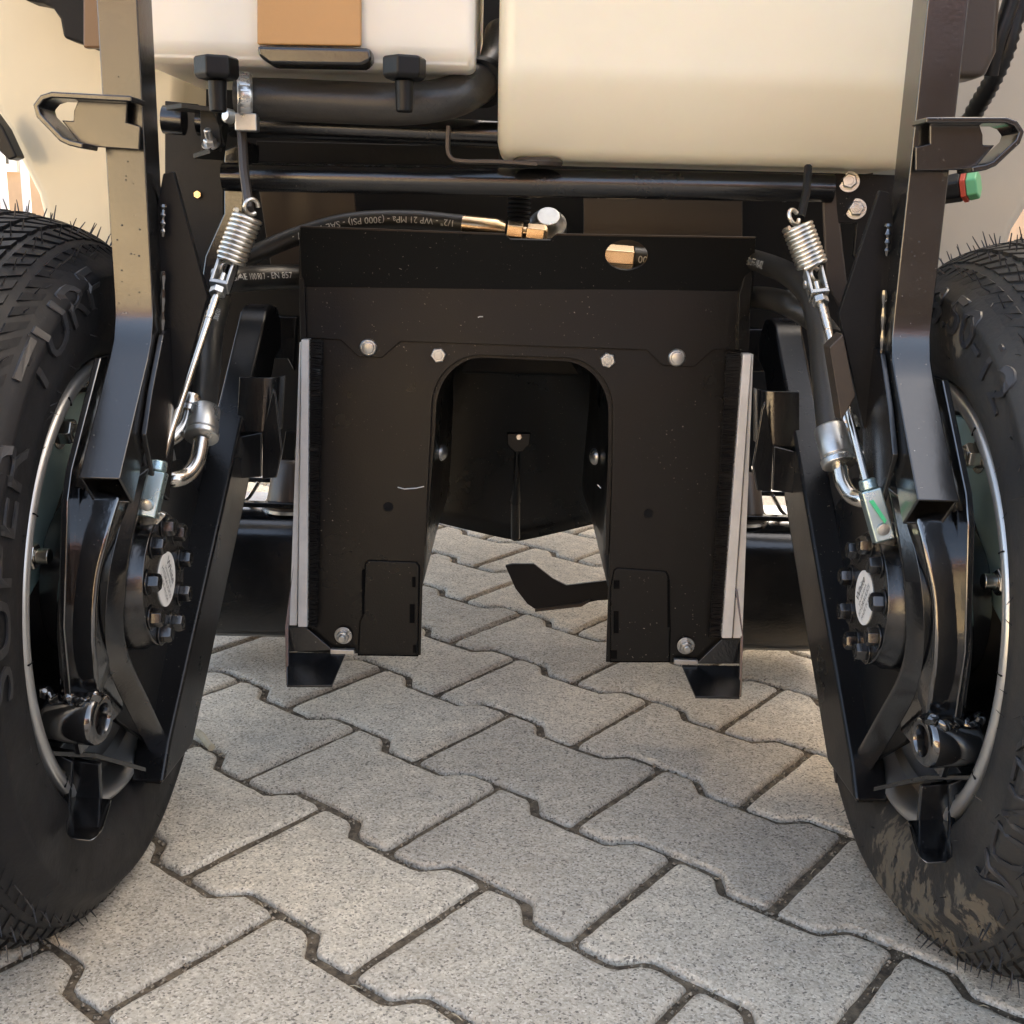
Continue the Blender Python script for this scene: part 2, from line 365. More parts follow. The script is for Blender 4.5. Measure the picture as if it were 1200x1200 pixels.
SIDEP = [(.078, .169), (.088, .1738), (.094, .1758), (.0985, .180), (.1045, .190), (.108, .207), (.1085, .222), (.1075, .232), (.1085, .2345), (.1078, .238), (.1025, .2425), (.0955, .251), (.087, .259), (.0765, .266), (.064, .2705), (.045, .275), (.022, .2775)]
def side_a(r):
    for (a0, r0), (a1, r1) in zip(SIDEP, SIDEP[1:]):
        if r0 <= r <= r1: return a0 + (a1 - a0) * (r - r0) / (r1 - r0)
    return SIDEP[-1][0]
def tyre(s):
    c = V(XC + s * WX, WY, WZ); inn = V(-s, 0, 0)
    prof = SIDEP + [(0, .278)] + [(-a, r) for a, r in SIDEP[::-1]]
    b = MB(); b.lathe(prof, c, inn, 120, closed=False)
    b.f = [f for f in b.f if len(f) == 4]
    def sag(v):
        x, y, z = v
        if z < .03:
            k = (.03 - z) / .05; x += (x - c.x) * .02 * k; z = max(z, .0012 + .0)
        return (x, y, z)
    b.v = [sag(v) for v in b.v]
    ty = b.build('tyre', M['rubber'] if s < 0 else M['rubber_r'], mower, smooth=60)
    # tread lugs
    def pt(a, r, th):   # a inward, th from the front over the top
        return c + inn * a + V(0, -math.cos(th), math.sin(th)) * r
    tb = MB(); N = 96; sp_ = MB()
    half = [(.0945, .2520, .015, .0110, .0006), (.0800, .2638, .0150, .0122, .0020), (.0645, .2702, .0145, .0128, .0038), (.0495, .2738, .0145, .0130, .0044), (.0350, .2762, .0145, .0130, .0045), (.0205, .2775, .0145, .0130, .0045)]
    rows = half + [(.0065, .278, .0145, .0130, .0045)] + [(-.0075, .278, .0145, .0130, .0045)] + [(-q[0],) + q[1:] for q in half[::-1]]
    for ri, (a0, r0, la, lc, hh) in enumerate(rows):
        sg = 1 if a0 > 0 else -1
        # tangent of the profile there, outward normal
        na = {0: .80, 1: .58, 2: .33, 3: .2}.get(min(ri, len(rows) - 1 - ri), 0) * sg; nr = math.sqrt(1 - na * na)
        for k in range(N):
            th0 = 2 * math.pi * (k + .5 * (ri % 2)) / N
            vs = []
            for (e, hgt) in ((1.0, -.004), (.82, hh * .75)):
                for i, j in ((-1, -1), (1, -1), (1, 1), (-1, 1)):
                    t = i * la / 2 * e; da, dr = nr * t, -na * t          # along the profile
                    A = a0 + da + na * hgt; Rr = r0 + dr + nr * hgt
                    th = th0 + (j * lc / 2 * e + i * sg * .008) / r0
                    vs.append(sag(pt(A, Rr, th)))
            tb.add(vs, [(4, 5, 6, 7), (0, 1, 5, 4), (1, 2, 6, 5), (2, 3, 7, 6), (3, 0, 4, 7)])
            if ri < 6 and random.random() < (.8, .8, .7, .6, .5, .5)[ri]:
                th = th0 + random.uniform(-.4, .4) * lc / r0; p = pt(a0 + na * hh, r0 + nr * hh * .6, th)
                if p.z > .02:
                    d = (inn * (na + random.uniform(-.3, .3)) + V(random.uniform(-.2, .2), -math.cos(th), math.sin(th)) * (nr + .15)).normalized() * random.uniform(.007, .013)
                    q = p + d + V(0, random.uniform(-.002, .002), random.uniform(-.002, .001))
                    sp_.tube([p, p.lerp(q, .6), q], [.00065, .0005, .0003], 4)
    for k in range(80):       # sidewall spews
        th = random.uniform(0, 6.28); r = random.choice((.2, .226, .247)) + random.uniform(-.003, .003)
        p = pt(side_a(r), r, th)
        if p.z > .02:
            d = (inn * .5 + V(0, random.uniform(-1, 1), random.uniform(-.6, .6))).normalized() * random.uniform(.003, .007)
            sp_.tube([p, p + d], [.0004, .00018], 4)
    tb.build('tread_lugs', M['rubber'] if s < 0 else M['rubber_r'], ty, bevel=.0008, smooth=35, seg=1); sp_.build('rubber_spew_hairs', M['letter'], ty, recalc=False)
    ty.children[0]['kind'] = 'stuff'; ty.children[1]['kind'] = 'stuff'
    def letters(body, size, r_base, th_mid, span, name='raised_lettering'):
        # reading clockwise as seen from between the wheels
        def fn(x, y, z, wid):
            r = r_base + y; ang = (x / wid - .5) * R_(span)
            th = th_mid + ang if s < 0 else th_mid - ang
            return pt(side_a(r) + .0005 + z + .0006, r, th)
        put_text(name, body, size, fn, M['letter'], ty, extrude=.0007)
    if s < 0: letters('SUPER  TURF', .038, .219, R_(40), 84); letters('8.50-12', .034, .219, R_(150), 42)
    else: letters('23x8.50-12', .038, .217, R_(81), 60); letters('KENDA', .038, .228, R_(-15), 33); letters('SUPER TURF', .036, .219, R_(205), 80)
    # rim
    rp = [(.078, .150), (.082, .164), (.088, .1725), (.0945, .1745), (.0985, .1735), (.1000, .1700), (.0985, .1655), (.094, .1625), (.085, .161), (.075, .157), (.060, .151), (.03, .149), (-.06, .149)]
    rb = MB(); rb.lathe(rp, c, inn, 120); rb.f = [f for f in rb.f if len(f) == 4]
    rim = rb.build('wheel_rim', M['rimgrey'], mower, smooth=60)
    nb = MB()
    for k in range(11):
        th = 2 * math.pi * k / 11 + random.uniform(-.15, .15); p = c + inn * .0995 + V(0, -math.cos(th), math.sin(th)) * .170
        nb.box(p, (.0012, .0009, .007), Matrix.Rotation(math.atan2(-math.cos(th), math.sin(th)) , 3, 'X').inverted())
    nb.build('weight_seam', M['dark'], rim)['kind'] = 'stuff'
    db = MB(); db.lathe([(.040, .1495), (.046, .14), (.044, .085), (.040, .02)], c, inn, 64); disc = db.build('wheel_disc', M['dark'], mower, smooth=50)
    tp = MB(); P2 = lambda r, d, a: c + inn * a + V(0, -math.cos(R_(d)), math.sin(R_(d))) * r
    tp.prism([P2(.146, 10 + 5 * k, .070) for k in range(25)] + [P2(.09, d, .070) for d in (128, 108, 86, 64, 42, 20)] + [P2(.118, 9, .070)], inn * .006); pl_ = tp.build('brake_plate', M['teal'], disc, bevel=.0015)
    for d in (24, 72, 120):
        hexbolt(P2(.131, d, .076), inn, .0098, .0105, stud=.009).build('wheel_nut', M['brightsteel'], disc, bevel=.0006, smooth=30)
    hb = MB(); hb.lathe([(-.02, .088), (.066, .086), (.075, .08)], c, inn, 48); hb.build('hub_drum', M['dark'], mower, bevel=.002)
M['rubber_r'] = mat('tyre_rubber_lit', (.019, .019, .0195), .55, spec=.3, bump=.3, bscale=220, rvar=.1, rscale=25, cvar=.45, cscale=10, col2=(.034, .032, .029))  # paler copy of the rubber, the right tyre's light put into the colour
def add_mud(m, spots):       # dried mud smears: each spot is a centre, a radius
    t = m.node_tree; b = t.nodes['Principled BSDF']; L = t.links.new; tc = t.nodes.new('ShaderNodeTexCoord')
    n = t.nodes.new('ShaderNodeTexNoise'); n.inputs['Scale'].default_value = 52; n.inputs['Detail'].default_value = 6; n.inputs['Roughness'].default_value = .65
    mp = t.nodes.new('ShaderNodeMapping'); mp.inputs['Rotation'].default_value = (R_(35), 0, 0); mp.inputs['Scale'].default_value = (1, 1.25, .9); L(tc.outputs['Object'], mp.inputs[0]); L(mp.outputs[0], n.inputs['Vector'])
    acc = None
    for c, r in spots:
        d = t.nodes.new('ShaderNodeVectorMath'); d.operation = 'DISTANCE'; L(tc.outputs['Object'], d.inputs[0]); d.inputs[1].default_value = c
        q = t.nodes.new('ShaderNodeMapRange'); L(d.outputs['Value'], q.inputs[0]); q.inputs[1].default_value = r; q.inputs[2].default_value = r * .3; q.inputs[3].default_value = -.3; q.inputs[4].default_value = .085; q.interpolation_type = 'SMOOTHSTEP'
        if acc is None: acc = q.outputs[0]
        else:
            mm = t.nodes.new('ShaderNodeMath'); mm.operation = 'MAXIMUM'; L(acc, mm.inputs[0]); L(q.outputs[0], mm.inputs[1]); acc = mm.outputs[0]
    ad = t.nodes.new('ShaderNodeMath'); ad.operation = 'ADD'; L(n.outputs[0], ad.inputs[0]); L(acc, ad.inputs[1])
    rr = t.nodes.new('ShaderNodeValToRGB'); rr.color_ramp.elements[0].position = .53; rr.color_ramp.elements[1].position = .58; L(ad.outputs[0], rr.inputs[0])
    old = b.inputs['Base Color'].links[0].from_socket; mx = t.nodes.new('ShaderNodeMix'); mx.data_type = 'RGBA'; L(rr.outputs[0], mx.inputs[0]); L(old, mx.inputs[6]); mx.inputs[7].default_value = (.115, .098, .074, 1); L(mx.outputs[2], b.inputs['Base Color'])
add_mud(M['rubber_r'], [((.31, .80, .055), .085), ((.31, .73, .055), .07), ((.31, .67, .095), .05), ((.31, .80, .47), .035)])
for s in (-1, 1): tyre(s)

def side_parts(s):
    m_ = lambda p: mirror(p, s)
    A = lambda px, py, **k: m_(at(px, py, **k))                       # right-hand picture points, mirrored for the left half
    x0, x1 = XC + s * .2595, XC + s * .2865; xm = (x0 + x1) / 2
    # post: square tube, bent forward low down, open at its end
    front = [(.80, .95), (.80, .485), (.799, .468), (.793, .452), (.783, .440), (.714, .3705)]
    P = MB(); hd = .016
    pth = []
    for i, (y, z) in enumerate(front):
        a = Vector(front[max(i - 1, 0)]); b = Vector(front[min(i + 1, len(front) - 1)]); d = (b - a).normalized(); nrm = Vector((-d.y, d.x)) * -1   # into the tube
        if nrm.x < 0: nrm = -nrm
        pth.append(V(xm, y + nrm.x * hd, z + nrm.y * hd))
    P.sweep(pth, .0135, hd, (1, 0, 0), caps=False)
    post = P.build('frame_post', M['post'], mower, smooth=25)
    so_ = post.modifiers.new('wall', 'SOLIDIFY'); so_.thickness = .003; so_.offset = -1
    bv = post.modifiers.new('bevel', 'BEVEL'); bv.width = .003; bv.segments = 3; bv.angle_limit = R_(60); bv.harden_normals = True
    # weld seam along the outer edge
    wl = MB(); a = V(x1, .776, .425); b = V(x1, .722, .372)
    wl.tube([a.lerp(b, t / 30) + V(s * .001, .004, -.003) + V(0, 0, math.sin(t * 1.7) * .0004) for t in range(31)], [.0022 + .0008 * math.sin(t * 2.1) for t in range(31)], 8)
    wl.build('weld_bead', M['paint_gloss'], post)
    wsp = MB()
    for k in range(24):
        z = random.choice((.60, .56, .44, .50)) + random.gauss(0, .022); fr_ = max(0, min(1, (.468 - z) / .03)) if z < .468 else 0
        if z < .455: continue
        r = random.uniform(.0003, .0007); wsp.lathe([(-.0003, r), (r * .5, r * .8), (r * .8, .0001)], V(x0 + (x1 - x0) * random.uniform(.12, .88), .7995, z), (0, -1, 0), 8)
    wsp.build('weld_spatter', M['post'], post)['kind'] = 'stuff'
    # step hook
    st_ = [A(1084, 141, Y=.775), A(1178, 141, Y=.775), A(1189, 145, Y=.775), A(1196, 155, Y=.775), A(1192, 166, Y=.775), A(1164, 192, Y=.775), A(1154, 196, Y=.775), A(1138, 199, Y=.775)]
    h = MB(); h.sweep([p + V(0, .012, 0) for p in st_], .014, .0019, (0, 1, 0)); hook = h.build('step_hook', M['post'], mower, bevel=.001)
    pl = MB(); pl.prism([A(*p, Y=.789) for p in ((1073, 200), (1073, 172), (1090, 168), (1090, 146), (1148, 146), (1152, 158), (1152, 170), (1166, 170), (1141, 199))], (0, .003, 0)); pl.build('hook_plate', M['post'], hook, bevel=.0008)
    # gusset
    g = MB(); g.prism([A(*p, Y=.822) for p in ((1031, 223), (1043, 226), (1052, 300), (1054, 450), (1040, 470), (1025, 522), (1012, 500), (990, 400), (983, 367))], (0, .006, 0))
    gus = g.build('gusset_plate', M['dark'], mower, bevel=.0008)
    w2 = MB()
    for (p, q) in (((1041, 262), (1039, 300)), ((1036, 340), (1032, 440))):
        a, b = A(*p, Y=.815), A(*q, Y=.815); w2.tube([a.lerp(b, t / 12) for t in range(13)], [.002 + .0008 * math.sin(t * 2) for t in range(13)], 8)
    w2.build('weld_bead', M['paint_gloss'], gus)
    if s > 0:
        gu = MB(); gu.prism([at(*p, Y=.81) for p in ((972, 407), (988, 391), (1003, 464), (986, 494))], (0, .018, 0)); gu.build('rod_guard', M['brown'], mower, bevel=.001)
    # lift arm: box beam sloping forward and down, rounded head
    xa, xb = XC + s * .270, XC + s * .298
    def bt(y, z): return V((xa + xb) / 2, y, z)
    F1, F2, B1 = at(997, 890, X=XC + .286), at(1002, 940, X=XC + .286), at(973, 893, X=XC + .286)
    yz = [(1.2, .430), (1.212, .441), (1.235, .447), (1.265, .443), (1.285, .425), (1.28, .395), (1.245, .385), (1.232, .372), (B1.y, B1.z), (F2.y, F2.z), (F1.y, F1.z)]
    L_ = MB(); n = len(yz); vs = []
    for dx in (0, .029):
        for y, z in yz: vs.append(V(XC + s * (.270 + .016 * max(0, min(1, (1.2 - y) / .34)) + dx), y, z))
    L_.add(vs, [tuple(range(n)), tuple(range(n, 2 * n))[::-1]] + [(i, (i + 1) % n, n + (i + 1) % n, n + i) for i in range(n)])
    arm = L_.build('lift_arm', M['satin'], mower, bevel=.0035, seg=3, smooth=30)
    hp = MB(); hp.prism([A(*p, X=.308) for p in ((975, 600), (1000, 560), (1080, 580), (1112, 700), (1100, 810), (1060, 870), (1000, 905))], (s * .005, 0, 0)); hp.build('motor_mount_plate', M['paint_matt'], mower, bevel=.001)
    cp_ = MB(); cp_.prism([A(*p, Y=.868) for p in ((999, 893), (1017, 912), (1085, 915), (1085, 925), (1056, 940), (1004, 941))], (0, .03, 0)); cp_.build('arm_foot', M['paint'], mower, bevel=.001)
    # saddle brackets on the arm
    sb = MB(); c0, c1 = A(913, 458, Y=1.12), A(913, 522, Y=1.115)
    secn = [(-.0215, .022), (-.0205, .010), (-.0175, .002), (-.012, -.003), (-.005, -.0045), (.0195, -.0035), (.0195, -.0005), (-.004, -.0012), (-.010, .0005), (-.0145, .005), (-.0172, .011), (-.0182, .022)]
    sb.prism([c0 + V(x * s, y, 0) for x, y in secn], c1 - c0)
    sb.build('saddle_clamp', M['paint'], mower, bevel=.0008, smooth=50)
    bb = MB(); bb.prism([A(*p, Y=1.10) for p in ((907, 523), (939, 531), (937, 570), (930, 578), (905, 575))], (0, .02, 0)); bb.prism([A(*p, Y=1.10) for p in ((906, 523), (904, 577), (887, 575), (882, 545), (893, 480), (897, 470))], (0, .004, 0))
    bb.build('stop_bracket', M['paint'], mower, bevel=.0012)
    # wheel motor with its ring of bolts and label
    mc = V(XC + s * .262, .802, .274); inn = V(-s, 0, 0)
    mb = MB(); mb.lathe([(-.07, .058), (-.036, .058), (-.028, .056), (-.022, .053), (-.012, .0525), (-.008, .050), (0, .049), (.001, .024)], mc, inn, 56); mo = mb.build('wheel_motor', M['paint'], mower, bevel=.001)
    for k in range(9):
        th = 2 * math.pi * (k + .35) / 9; p = mc + V(0, -math.cos(th), math.sin(th)) * .0400
        hexbolt(p + inn * .0005, inn, .0070, .0075).build('motor_bolt', M['paint'], mo, bevel=.0006, smooth=30)
    lb = MB(); lb.lathe([(.001, .0205), (.0018, .0205)], mc, inn, 40); lab = lb.build('motor_label', M['white'], mo)
    def fnl(sz, x_off, y_off, rot):
        def f(x, y, z, wid):
            x = x - wid / 2 + x_off; y = y + y_off; ca, sa = math.cos(rot), math.sin(rot); u, v = x * ca - y * sa, x * sa + y * ca
            return mc + inn * .0021 + V(0, u * (1 if s < 0 else -1), v)
        return f
    rot = R_(-62) if s < 0 else R_(62)
    put_text('label_print', 'White', .0095, fnl(1, 0, .0065, rot), M['ink'], mo)
    for (t_, y_, sz) in (('S/N 500 300 A', 0.0015, .0038), ('HYDRAULICS', -.0045, .0055), ('MADE IN USA', -.0105, .0045)): put_text('label_print', t_, sz, fnl(1, 0, y_, rot), M['ink'], mo)
    zb = A(1058, 773, Y=.84); hexbolt(zb, (-s * .8, -.6, 0), .006, .007, stud=.006).build('port_plug', M['zinc'], mo, smooth=30)
    lv = MB(); lv.prism([A(*p, Y=.775) for p in ((1018, 625), (1060, 610), (1062, 632), (1048, 640), (1028, 638))], (0, .006, 0)); lv.build('motor_lever', M['brightsteel'], mo, bevel=.001)
    # curved arm guard plate
    lo = [(1045, 590), (1059, 680), (1063, 760), (1057, 790), (1030, 840), (1000, 893), (1000, 938), (1008, 925), (1062, 833), (1076, 800), (1082, 750), (1080, 683), (1063, 612)]
    Ys = {}
    g2 = MB()
    left = spline([A(*p, Y=y) for p, y in (((1040, 570), .765), ((1047, 600), .76), ((1060, 680), .74), ((1063, 750), .735), ((1055, 793), .75), ((1030, 840), .80), ((1000, 893), .88))], 4)
    right = spline([A(*p, Y=y) for p, y in (((1058, 585), .755), ((1066, 612), .75), ((1081, 683), .728), ((1084, 750), .722), ((1078, 800), .735), ((1062, 838), .78), ((1016, 912), .875))], 4)
    vs = []; fs = []; n = len(left)
    for l, r in zip(left, right): vs += [l, r, l + V(0, .005, 0), r + V(0, .005, 0)]
    for i in range(n - 1):
        a, b = i * 4, i * 4 + 4; fs += [(a, a + 1, b + 1, b), (a + 2, b + 2, b + 3, a + 3), (a, b, b + 2, a + 2), (a + 1, a + 3, b + 3, b + 1)]
    fs += [(0, 2, 3, 1), (n * 4 - 4, n * 4 - 3, n * 4 - 1, n * 4 - 2)]
    g2.add(vs, fs); g2.build('arm_guard', M['paint'], mower, bevel=.0012, smooth=50)
    # curved tube down to the pivot boss
    ct = MB(); cpath = spline([A(*p, Y=y) for p, y in (((1086, 606), .75), ((1098, 650), .738), ((1108, 700), .730), ((1109, 760), .724), ((1104, 805), .726), ((1104, 832), .734))], 5)
    ct.sweep(cpath, .0135, .014, (1, 0, 0)); ct.build('pivot_arm', M['paint_gloss'], mower, bevel=.008, seg=5, smooth=60)
    we = MB(); a = A(1126, 690, Y=.72); we.prism([A(*p, Y=.722) for p in ((1115, 682), (1127, 684), (1136, 700), (1137, 735), (1124, 748), (1117, 735))], (0, .012, 0)); we.build('weld_lug', M['paint_gloss'], mower, bevel=.004, seg=3)
    # outer side plate
    sp2 = MB(); yz = [(.786, .440), (.722, .374), (.712, .356), (.704, .27), (.706, .205), (.716, .172), (.80, .168), (.81, .30), (.81, .44)]
    sp2.prism([V(x1 + s * (.0065 if z > .35 else .012), y, z) for y, z in yz], V(s * .005, 0, 0)); sp2.build('side_plate', M['paint_gloss'], mower, bevel=.0012)
    ip = MB(); yz = [(.805, .455), (.775, .420), (.756, .392), (.772, .350), (.80, .335), (.83, .40), (.83, .46)]
    ip.prism([V(x0 - s * .001, y, z) for y, z in yz], V(-s * .004, 0, 0)); ip.build('inner_plate', M['paint'], mower, bevel=.001)
    bs = MB(); bc = A(1080, 868, Y=.715); ax = V(s, .12, 0).normalized()
    bs.lathe([(.012, .0095), (.0015, .0102), (-.0005, .0112), (-.0005, .0155), (.0015, .0178), (.004, .0185), (.033, .0185), (.036, .017)], bc, ax, 40)
    bs.f = [f for f in bs.f if len(f) == 4 or True]
    boss = bs.build('pivot_boss', M['paint_gloss'], mower, smooth=45)
    hl = MB(); hl.lathe([(.0095, .0093), (.0100, .003)], bc, ax, 28); hl.build('pivot_bore', M['copper_dark'], boss)
    wb = MB(); rw = random.Random(3 if s > 0 else 5); pw = []; rwv = []
    for k in range(28):
        pw.append(bc + ax * (.001 + .0014 * k) + V(0, -.0075 + rw.uniform(-.0012, .0012) + .002 * math.sin(k * .8), .0165 + rw.uniform(-.0008, .0014) + .002 * math.sin(k * .55))); rwv.append(.0036 + .0017 * math.sin(k * 1.05) + rw.uniform(-.0006, .0006))
    wb.tube(pw, rwv, 12)
    wb.build('weld_bead', M['paint_gloss'], boss, smooth=60)
    sh = MB(); sh.prism([A(1024, 922, Y=.82), A(1086, 908, Y=.735), A(1150, 908, Y=.705), A(1152, 902, Y=.80), A(1060, 915, Y=.86)], (0, 0, -.004)); sh.build('boss_shelf', M['paint'], mower, bevel=.0008)
    # foot scraper hanging below the shelf
    ft = MB(); ft.prism([A(*p, Y=.735) for p in ((1080, 922), (1112, 918), (1118, 962), (1108, 968), (1076, 968))], (0, .005, 0)); fs_ = ft.build('scraper_arm', M['paint'], mower, bevel=.001)
    f2 = MB(); f2.prism([A(*p, Y=y) for p, y in (((1068, 968), .725), ((1117, 966), .725), ((1117, 1004), .685), ((1110, 1012), .682), ((1086, 1013), .682), ((1079, 1006), .684))], (0, .012, -.002)); f2.build('scraper_blade', M['paint_gloss'], fs_, bevel=.002)
    gp = MB(); gp.prism([A(*p, Y=.725) for p in ((1112, 920), (1150, 905), (1120, 932), (1119, 972), (1113, 974))], (0, .004, 0)); gp.build('scraper_gusset', M['paint'], fs_, bevel=.0008)
M['copper_dark'] = mat('greased_bore', (.18, .10, .06), .5, metal=.6, cvar=.6, cscale=60)
for s in (-1, 1): side_parts(s)

# ---- tension springs and rods
def spring_set(p0, p1, rod, cl2, r=.0108, turns=10):
    a, b = p0, p1; ax = (b - a); L = ax.length; ax.normalize(); u = ax.orthogonal().normalized(); v = ax.cross(u)
    path = [a + ax * (L * t / (turns * 18)) + (u * math.cos(t * math.pi / 9) + v * math.sin(t * math.pi / 9)) * r for t in range(turns * 18 + 1)]
    s = MB(); s.tube(path, .0019, 8); sp3 = s.build('tension_spring', M['spring'], mower, smooth=80)
    hk = MB()
    for q, d in ((a, -ax), (b, ax)):
        hk = MB(); hk.tube([q + d * .002 + (u * math.cos(t) * .006) + d * (.005 + math.sin(t) * .006) for t in [k * .45 - 2.6 for k in range(13)]], .0018, 8)
        hk.build('spring_hook', M['spring'], sp3, smooth=80)
    c = MB(); d = (rod[1] - rod[0]).normalized(); e = d.cross(V(0, 1, 0)).normalized(); f = e.cross(d)
    Rm = Matrix((e, f, d)).transposed()
    c.box(rod[0] + e * .006, (.0025, .013, .026), Rm); c.box(rod[0] - e * .006, (.0025, .013, .026), Rm); c.box(rod[0] + d * .012, (.0145, .013, .004), Rm)
    cv = c.build('rod_clevis', M['zinc'], mower, bevel=.0008)
    n = MB(); n.lathe([(0, .0065), (.006, .0065)], rod[0] + d * .015, d, 6); n.lathe([(-.001, .0035), (.001, .0035)], rod[0] - e * .0085, e, 14); n.build('lock_nut', M['zinc'], cv, bevel=.0006, smooth=30)
    rr = MB(); rr.tube(rod, .0029, 12); rr.tube([rod[0].lerp(rod[1], t / 60) for t in range(4, 16)], [.0033 if t % 2 else .0028 for t in range(12)], 12); rr.build('control_rod', M['brightsteel'], mower)
    k = MB(); d2 = (cl2[1] - cl2[0]).normalized(); e2 = d2.cross(V(0, 1, 0)).normalized(); f2 = e2.cross(d2); R2 = Matrix((e2, f2, d2)).transposed(); Lc = (cl2[1] - cl2[0]).length
    k.box(cl2[0].lerp(cl2[1], .5) , (.0145, .012, Lc), R2); k.lathe([(-.008, .0058), (0, .0065)], cl2[0], d2, 16)
    ck = k.build('clevis_fork', M['bluezinc'], mower, bevel=.0015)
    pin = MB(); pin.lathe([(0, .0042), (.003, .0042), (.0035, .0025)], cl2[1] - d2 * .009 - f2 * (.006 if f2.y > 0 else -.006), V(0, -1, 0), 16); pin.build('clevis_pin', M['zinc'], ck)
    return ck, cl2, d2, e2
ck, cl2, d2, e2 = spring_set(at(934, 264, Y=.93), at(952, 312, Y=.925), [at(956, 332, Y=.915), at(1017, 572, Y=.79)], [at(1019, 574, Y=.775), at(1036, 634, Y=.765)])
gm = MB(); q0 = cl2[0].lerp(cl2[1], .25); gm.prism([q0 + e2 * x + d2 * z + V(0, -.0075, 0) for x, z in ((-.004, -.004), (-.001, -.004), (.004, .012), (.002, .014))], (0, .0006, 0)); gm.build('paint_mark', M['greenmark'], ck)
spring_set(at(291, 252, Y=.93), at(270, 306, Y=.925), [at(262, 322, Y=.915), at(186, 548, Y=.79)], [at(184, 552, Y=.775), at(172, 606, Y=.765)])
# dark wire links the springs hang from
lw = MB(); lw.tube([at(947, 196, Y=.98), at(945, 225, Y=.96), at(938, 256, Y=.935)], .0035, 8); lw.build('spring_link', M['dark'], mower)
lw = MB(); lw.tube([at(283, 150, Y=.98), at(286, 200, Y=.96), at(292, 246, Y=.935)], .004, 8); lw.build('spring_link', M['brown'], mower)

# ---- hydraulic hoses
def hose(path, r, name='hydraulic_hose', m='hose', n=20, k=8, text=None):
    P = spline(path, k); b = MB(); b.tube(P, r, n); o = b.build(name, M[m], mower, smooth=80)
    if text:
        body, size, t0, up, flip = text
        cum = [0]
        for i in range(1, len(P)): cum.append(cum[-1] + (P[i] - P[i - 1]).length)
        def fn(x, y, z, wid):
            d = t0 + (-x if flip else x); d = max(0, min(d, cum[-1] - 1e-5)); i = 0
            while i < len(cum) - 2 and cum[i + 1] < d: i += 1
            f = (d - cum[i]) / max(cum[i + 1] - cum[i], 1e-9); p = P[i].lerp(P[i + 1], f); t = (P[i + 1] - P[i]).normalized()
            vw = (CAM - p); vw = (vw - t * vw.dot(t)).normalized(); upv = t.cross(vw)
            if upv.z < 0: upv = -upv
            an = ((-y + size * .35 if flip else y - size * .35) / r) + up
            return p + (vw * math.cos(an) + upv * math.sin(an)) * (r + .0004)
        put_text('hose_print', body, size, fn, M['hosetext'], o)
    return o
# left pair
hose([at(225, 345, Y=1.16), at(262, 330, Y=1.13), at(300, 326, Y=1.17), at(355, 324, Y=1.21), at(420, 324, Y=1.25)], .0125, text=('SAE 100 R17 - EN 857', .0088, .056, .15, False))
hose([at(255, 318, Y=1.2), at(300, 297, Y=1.2), at(350, 276, Y=1.21), at(410, 260, Y=1.21), at(480, 257, Y=1.21), at(545, 263, Y=1.20)], .0095, text=('1/2" - WP 21 MPa - (3000 PSI) - SAE 100 R17 -', .0092, .262, -.05, True))
# right pair
hose([at(862, 300, Y=1.22), at(893, 308, Y=1.14), at(925, 322, Y=1.05), at(950, 348, Y=1.0), at(960, 385, Y=.97), at(966, 440, Y=.93), at(973, 505, Y=.89)], .0105, text=('K HINETUFF-18-02', .0105, .035, -.2, False))
hose([at(862, 350, Y=1.24), at(893, 349, Y=1.18), at(925, 357, Y=1.08), at(955, 375, Y=1.05), at(975, 400, Y=1.0)], .0115)
hose([at(258, 350, Y=1.10), at(247, 395, Y=1.0), at(243, 440, Y=.95), at(238, 485, Y=.90)], .0105, text=('1S1500L', .009, .06, 0, False))
def crimp(a, b, r, parent=None):
    d = (b - a).normalized(); L = (b - a).length; c = MB(); c.lathe([(0, r), (.002, r * 1.12), (L * .75, r * 1.12), (L * .78, r * 1.0), (L * .82, r * 1.22), (L * .97, r * 1.22), (L, r)], a, d, 24)
    for k in range(8):
        pass
    return c
def elbow(pts, r):
    c = MB(); c.tube(spline(pts, 7), r, 18); return c
for (ca, cb, pts, pts2) in (((at(972, 500, Y=.89), at(984, 546, Y=.87)), None, [at(984, 546, Y=.87), at(988, 566, Y=.86), at(998, 581, Y=.85), at(1013, 586, Y=.84), at(1030, 586, Y=.84)], [at(992, 495, Y=.90), at(999, 520, Y=.89), at(1012, 537, Y=.88), at(1035, 545, Y=.87), at(1060, 545, Y=.86)]),
                           ((at(240, 478, Y=.90), at(236, 514, Y=.88)), None, [at(236, 514, Y=.88), at(231, 540, Y=.87), at(220, 556, Y=.86), at(205, 562, Y=.85), at(188, 562, Y=.85)], [at(222, 472, Y=.90), at(216, 497, Y=.89), at(203, 512, Y=.88), at(180, 520, Y=.87), at(150, 520, Y=.86)])):
    f = crimp(ca[0], ca[1], .0112).build('hose_ferrule', M['zinc'], mower, bevel=.0008)
    e = elbow(pts, .0062); e.build('hose_elbow', M['brightsteel'], mower, smooth=80)
    e = elbow(pts2, .0062); d = (pts2[1] - pts2[0]).normalized(); e.lathe([(-.006, .0085), (.0, .0095), (.003, .0085)], pts2[0], d, 18); e.lathe([(0, .0095), (.004, .0095), (.0045, .007)], pts2[0] + d * .004, d, 18); e.build('hose_elbow', M['brightsteel'], mower, smooth=50)
